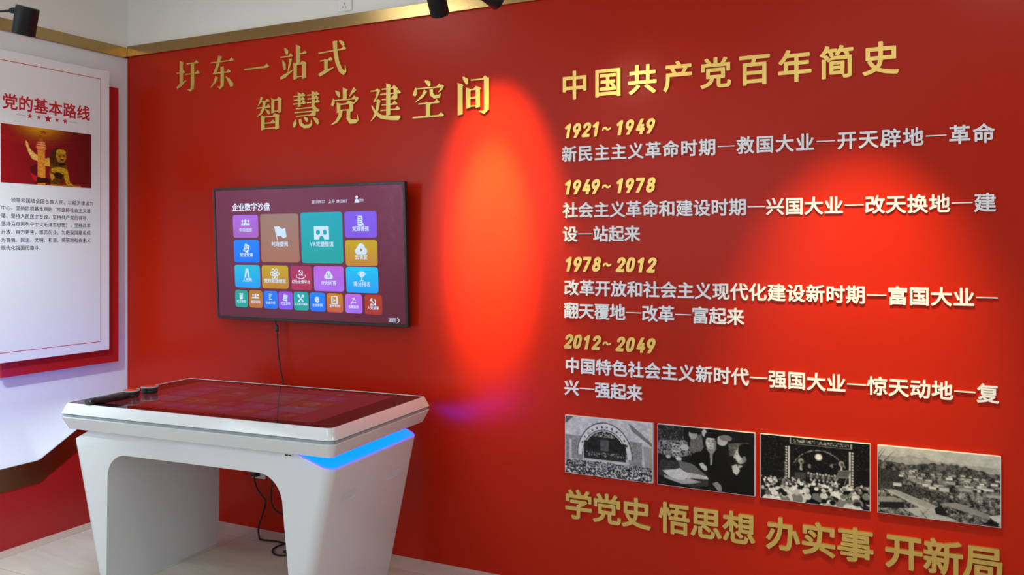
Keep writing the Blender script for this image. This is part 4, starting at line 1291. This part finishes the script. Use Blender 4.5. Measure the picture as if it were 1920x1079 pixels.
# lit shoulders
for s in (1, -1):
    p0, p1 = (Vector((0.505, 0.6945)), Vector((0.658, 0.640))) if s > 0 else (Vector((-0.575, 0.6945)), Vector((-0.682, 0.640)))
    ax = (p1 - p0).normalized()
    nn = Vector((-ax.y, ax.x)) if s > 0 else Vector((ax.y, -ax.x))
    ln = (p1 - p0).length
    def chamfer(name, u0, u1, y0, y1, h0, h1, r, m, parent=tb):
        bm = bmesh.new()
        pts = [(x if x > 0 else -(u1 - u0) / 2, y if x > 0 else math.copysign((y1 - y0) / 2, y)) for x, y in rrect((u1 - u0) / 2, (y1 - y0) / 2, r, 6)]
        pts = [p for k, p in enumerate(pts) if p != pts[k - 1]]
        q = lambda u, y, h: ((p0 + ax * (u + (u0 + u1) / 2) + nn * h).x, y + (y0 + y1) / 2, (p0 + ax * (u + (u0 + u1) / 2) + nn * h).y)
        loft(bm, [[q(x, y, h0) for x, y in pts], [q(x, y, h1) for x, y in pts]])
        return obj(name, bm, m, parent)
    yf = 0.0 if s > 0 else 0.035
    lt = chamfer('edge_glow', 0.006, ln - 0.002, yf - 0.3385, 0.3435, -0.004, 0.0008, 0.050, M_violet)  # glowing edge of the shoulder, made as its own emissive layer
    ls = chamfer('light_strip', 0.006, ln - 0.009, yf - 0.331, 0.336, -0.003, 0.0016, 0.044, M_blue)
# grip recesses in the outer face
fa = math.atan2(0.658 - 0.520, 0.640)
for y0, y1 in ((-0.226, -0.122), (0.124, 0.226)):
    def face(z, h): return Vector((0.520 + z * math.tan(fa) + h * math.cos(fa), 0, z - h * math.sin(fa)))
    bm = bmesh.new()
    rows = [(0.487, 0.0012), (0.4885, 0.0014), (0.4905, 0.0004), (0.5195, 0.0009), (0.5205, 0.0014), (0.522, 0.0012)]
    ys = [y0, y0 + 0.0015, y0 + 0.003, y1 - 0.003, y1 - 0.0015, y1]
    G = [[bm.verts.new(face(z, h if 0 < j < 5 else 0.0004) + Vector((0, y, 0))) for j, y in enumerate(ys)] for z, h in rows]
    for r0, r1 in zip(G, G[1:]):
        for k in range(5): bm.faces.new((r0[k], r0[k + 1], r1[k + 1], r1[k]))
    o = obj('grip_recess', bm, M_slot, tb)
    o['label'] = 'pale grey recessed grip'
# port block on the front face
bm = bmesh.new(); add_box(bm, 0.449, 0.487, -0.3415, -0.338, 0.682, 0.692); pb = obj('port_block', bm, M_sock, tb)
for k in range(2): box('port', 0.4525 + k * 0.016, 0.4665 + k * 0.016, -0.3425, -0.3413, 0.6845, 0.6895, M_hole, pb)

# things lying on the table; table local -> world
TM = Matrix.Translation((1.4613, -0.5687, 0.0)) @ Matrix.Rotation(0.0655, 4, 'Z')
tw = lambda x, y, z: TM @ Vector((x, y, z))
rm = empty('remote_control', tw(-0.535, -0.283, 0.8112), (0, 0, 0.0655 + math.radians(82)))
tag(rm, 'black handheld remote lying on the glass beside two round markers', 'remote control')
bm = bmesh.new()
def rl(z, e, d=0.0): return [(x, y, z) for x, y in rrect(0.095 - e, 0.024 - e + d, 0.012 - e * 0.5, 5)]
loft(bm, [rl(0.0, 0.006), rl(0.004, 0.001), rl(0.016, 0.0), rl(0.022, 0.003), rl(0.024, 0.008)])
obj('body', bm, M_black, rm, smooth=True, angle=30)
bm = bmesh.new()
for i in range(7):
    for j in range(2):
        add_box(bm, -0.075 + i * 0.021, -0.062 + i * 0.021, -0.013 + j * 0.015, -0.002 + j * 0.015, 0.0235, 0.0262, 0.001, 1)
obj('buttons', bm, mat('grey_buttons', (0.05, 0.05, 0.055), rough=0.5), rm)
bm = bmesh.new()
add_lathe(bm, [(0, -0.006), (0.010, -0.006), (0.012, 0.0), (0.012, 0.02), (0.010, 0.022), (0, 0.022)], 18, Matrix.Translation((0.093, 0, 0.012)) @ Matrix.Rotation(PI / 2, 4, 'Y'))
obj('nose', bm, M_black, rm, smooth=True)

M_puckred = mat('orange_disc', (0.62, 0.07, 0.02), rough=0.25)
M_clear = mat('dark_clear_rim', (0.02, 0.025, 0.025), rough=0.08, coat=0.6)
def puck():
    t = empty('table_marker')
    bm = bmesh.new()
    add_lathe(bm, [(0, 0), (0.030, 0), (0.0335, 0.002), (0.0350, 0.005), (0.0365, 0.026), (0.0365, 0.029), (0.034, 0.030), (0, 0.030)], 40)
    obj('puck_body', bm, M_clear, t, smooth=True)
    bm = bmesh.new()
    add_lathe(bm, [(0, 0.0302), (0.031, 0.0302), (0.031, 0.0315), (0.029, 0.0325), (0, 0.0325)], 40)
    obj('puck_cap', bm, M_puckred, t, smooth=True)
    bm = bmesh.new()
    add_lathe(bm, [(0.0362, 0.0265), (0.0378, 0.027), (0.0378, 0.0305), (0.0350, 0.0312), (0.0345, 0.0302)], 40)
    obj('rim_ring', bm, M_groove, t, smooth=True)
    return t
p1 = puck()
p1.location = tw(-0.533, -0.153, 0.8112)
tag(p1, 'round black marker with orange top touching the remote control', 'marker', 'round markers on the touch table')
p2 = p1.copy(); COL.objects.link(p2)
for ch in list(p1.children):
    c2 = ch.copy(); COL.objects.link(c2); c2.parent = p2
p2.location = tw(-0.537, -0.040, 0.8112)
p2['label'] = 'round black marker with orange top standing farther from the remote control'

# ------------------------------------------------------------------ sockets, plug and cords
def socket(x, z, label, w2=0.043):
    t = empty('wall_socket', (x, 0, z - w2))
    tag(t, label, 'socket')
    bm = bmesh.new()
    loft(bm, [[(a, -0.0005, b + w2) for a, b in rrect(w2, w2, 0.004, 3)], [(a, -0.007, b + w2) for a, b in rrect(w2, w2, 0.004, 3)], [(a, -0.0095, b + w2) for a, b in rrect(w2 - 0.003, w2 - 0.003, 0.003, 3)]])
    obj('plate', bm, M_sock, t)
    bm = bmesh.new()
    for dx, dz, rot, hh in ((-0.009, 0.022, 0, 0.006), (0.009, 0.022, 0, 0.006), (0.0, -0.006, 0, 0.006), (-0.009, -0.022, 0.5, 0.006), (0.009, -0.022, -0.5, 0.006)):
        M4 = Matrix.Translation((dx, -0.0096, w2 + dz)) @ Matrix.Rotation(rot, 4, 'Y')
        add_box(bm, -0.0013, 0.0013, -0.0004, 0.0, -hh, hh, M=M4)
    obj('slots', bm, M_hole, t)
    return t
socket(1.553, 2.698, 'white wall socket on the white strip above the brass trim')
socket(0.995, 0.309, 'white wall socket low on the red wall behind the table')
pc = empty('power_cord', (0.985, -0.0095, 0.30))
tag(pc, 'black plug and cord trailing from the low socket, slack curled on the floor', 'cord')
bm = bmesh.new()
loft(bm, [[(x, y, z) for x, z in rrect(0.022, 0.020, 0.006, 3)] for y in (0.0, -0.022)] + [[(x, -0.034, z) for x, z in rrect(0.014, 0.014, 0.006, 3)]])
obj('plug', bm, M_black, pc)
fl_ = lambda x, y: TM @ Vector((x, y, 0.006))
pts = [(0.990, -0.036, 0.290), (0.998, -0.036, 0.255), (1.008, -0.034, 0.225), (1.042, -0.032, 0.187), (1.066, -0.032, 0.162), (1.050, -0.034, 0.10), (1.035, -0.05, 0.03)]
pts += [fl_(-0.330, 0.475), fl_(-0.295, 0.452), fl_(-0.218, 0.462), fl_(-0.160, 0.455), fl_(-0.05, 0.43), fl_(-0.02, 0.37), fl_(-0.06, 0.315), fl_(-0.11, 0.315),
        fl_(-0.158, 0.365), fl_(-0.152, 0.43) + Vector((0, 0, 0.003)), fl_(-0.10, 0.455) + Vector((0, 0, 0.010)), fl_(-0.065, 0.41) + Vector((0, 0, 0.004)), fl_(-0.09, 0.36), fl_(-0.03, 0.35), fl_(0.06, 0.40)]
pts += [(1.48, -0.15, 0.03), (1.40, -0.10, 0.08), (1.28, -0.075, 0.105), (1.20, -0.06, 0.122), (1.145, -0.06, 0.143), (1.127, -0.06, 0.2), (1.134, -0.06, 0.275), (1.138, -0.06, 0.40), (1.150, -0.08, 0.60)]
bm = bmesh.new()
add_tube(bm, [Vector(p) - pc.location for p in catmull(pts)], 0.0042, 8)
obj('cord', bm, M_rubber, pc, smooth=True)

# ------------------------------------------------------------------ spotlights hung from the ceiling
def spot(name_label, mouth, direction, length, rad, arm, energy, color, size, blend, aim=None, core=None):
    """Cylinder lamp: mouth = centre of its open end, direction = where it shines; arm = points from body to the ceiling."""
    D = Vector(direction).normalized()
    m0 = Vector(mouth)
    t = empty('track_spotlight', m0 - D * length)
    tag(t, name_label, 'spotlight', 'black track spotlights')
    Mx = D.to_track_quat('Z', 'Y').to_matrix().to_4x4()
    bm = bmesh.new()
    add_lathe(bm, [(0, 0), (rad * 0.93, 0), (rad, 0.004), (rad, length - 0.002), (rad * 0.97, length), (rad * 0.86, length), (rad * 0.80, length - 0.03), (0, length - 0.031)], 40, Mx)
    obj('lamp_body', bm, M_lamp, t, smooth=True, angle=30)
    bm = bmesh.new()
    add_lathe(bm, [(0, length - 0.0305), (rad * 0.78, length - 0.0295), (0, length - 0.026)], 32, Mx)
    obj('lens', bm, M_lens, t)
    bm = bmesh.new()
    P = [Vector(p) - t.location for p in arm]
    add_tube(bm, P, 0.0055, 10)
    for p in (P[0], P[1]):
        add_lathe(bm, [(0, -0.012), (0.009, -0.012), (0.0105, -0.006), (0.0105, 0.006), (0.009, 0.012), (0, 0.012)], 14, Matrix.Translation(p) @ (P[1] - P[0]).to_track_quat('Z', 'Y').to_matrix().to_4x4())
    add_lathe(bm, [(0, -0.02), (0.03, -0.02), (0.03, 0), (0, 0)], 20, Matrix.Translation(P[-1]))
    obj('arm', bm, M_lamp, t, smooth=True, angle=40)
    light('spotlight_beam', 'SPOT', m0 + D * 0.004, aim or (m0 + D), energy, color, spot_size=math.radians(size), spot_blend=blend, shadow_soft_size=0.02)
    if core:   # hot centre of the beam
        light('spotlight_core', 'SPOT', m0 + D * 0.004, core[2] if len(core) > 2 else (aim or (m0 + D)), core[0], color, spot_size=math.radians(core[1]), spot_blend=1.0, shadow_soft_size=0.02)
    return t


spot('black cylinder spotlight on a bent side arm beside the notice board', (1.303, -1.508, 2.236), (-0.30, 0.03, -0.955), 0.098, 0.0375,
     [(1.274, -1.523, 2.321), (1.205, -1.557, 2.316), (1.198, -1.56, 2.45), (1.198, -1.56, 3.0)], 10, (1.0, 0.93, 0.84), 70, 1.0)
spot('black cylinder spotlight hanging over the brass trim, square end down', (2.618, -0.861, 2.307), (-0.12, 0.60, -0.75), 0.14, 0.0335,
     [(2.622, -0.925, 2.40), (2.622, -0.93, 2.47), (2.622, -0.93, 3.0)], 14, (1.0, 0.80, 0.45), 60, 1.0)
spot('black spotlight with a rounded end, second along the brass trim', (2.798, -0.760, 2.352), (0.35, 0.75, -0.35), 0.10, 0.030,
     [(2.765, -0.835, 2.40), (2.765, -0.84, 2.46), (2.765, -0.84, 3.0)], 3, (1.0, 0.80, 0.60), 60, 1.0)
# more lamps of the same ceiling run, above and beyond the frame
light('spotlight_core', 'SPOT', (2.40, -0.64, 2.93), (2.37, 0.0, 1.56), 1350, (1.0, 0.74, 0.15), spot_size=math.radians(20), spot_blend=1.0, shadow_soft_size=0.02)
light('spotlight_beam', 'SPOT', (2.40, -0.64, 2.93), (2.40, 0.0, 1.72), 380, (1.0, 0.74, 0.15), spot_size=math.radians(33), spot_blend=1.0, shadow_soft_size=0.02)
light('spotlight_beam', 'SPOT', (3.92, -0.87, 2.55), (3.92, 0.0, 1.15), 200, (1.0, 0.74, 0.22), spot_size=math.radians(43), spot_blend=1.0, shadow_soft_size=0.02)
light('spotlight_beam', 'SPOT', (1.25, -2.3, 2.55), (0.0, -1.15, 1.0), 230, (0.72, 0.94, 1.0), spot_size=math.radians(70), spot_blend=1.0, shadow_soft_size=0.04)
# added unseen ceiling panels: lift the ambient light, feed the brass and wall sheen
M_tube = mat('added_ceiling_diffuser', (0.9, 0.9, 0.9), rough=0.4, emit=(0.93, 1.0, 0.93), estr=10.0)
for x, y in ((1.27, -1.36), (1.2, -3.5), (3.7, -3.2), (4.6, -1.7)):
    t = empty('added_ceiling_light', (x, y, ZC - 0.015))
    tag(t, 'unseen flush square ceiling panel added for ambient light', 'ceiling light', 'unseen added ceiling panels')
    bm = bmesh.new()
    for q in ((-0.3, 0.3, -0.3, -0.28), (-0.3, 0.3, 0.28, 0.3), (-0.3, -0.28, -0.28, 0.28), (0.28, 0.3, -0.28, 0.28)): add_box(bm, *q, 0, 0.015)
    obj('frame', bm, M_sock, t)
    box('diffuser', -0.28, 0.28, -0.28, 0.28, 0.004, 0.012, M_tube, t)

bpy.data.objects.remove(_fo)
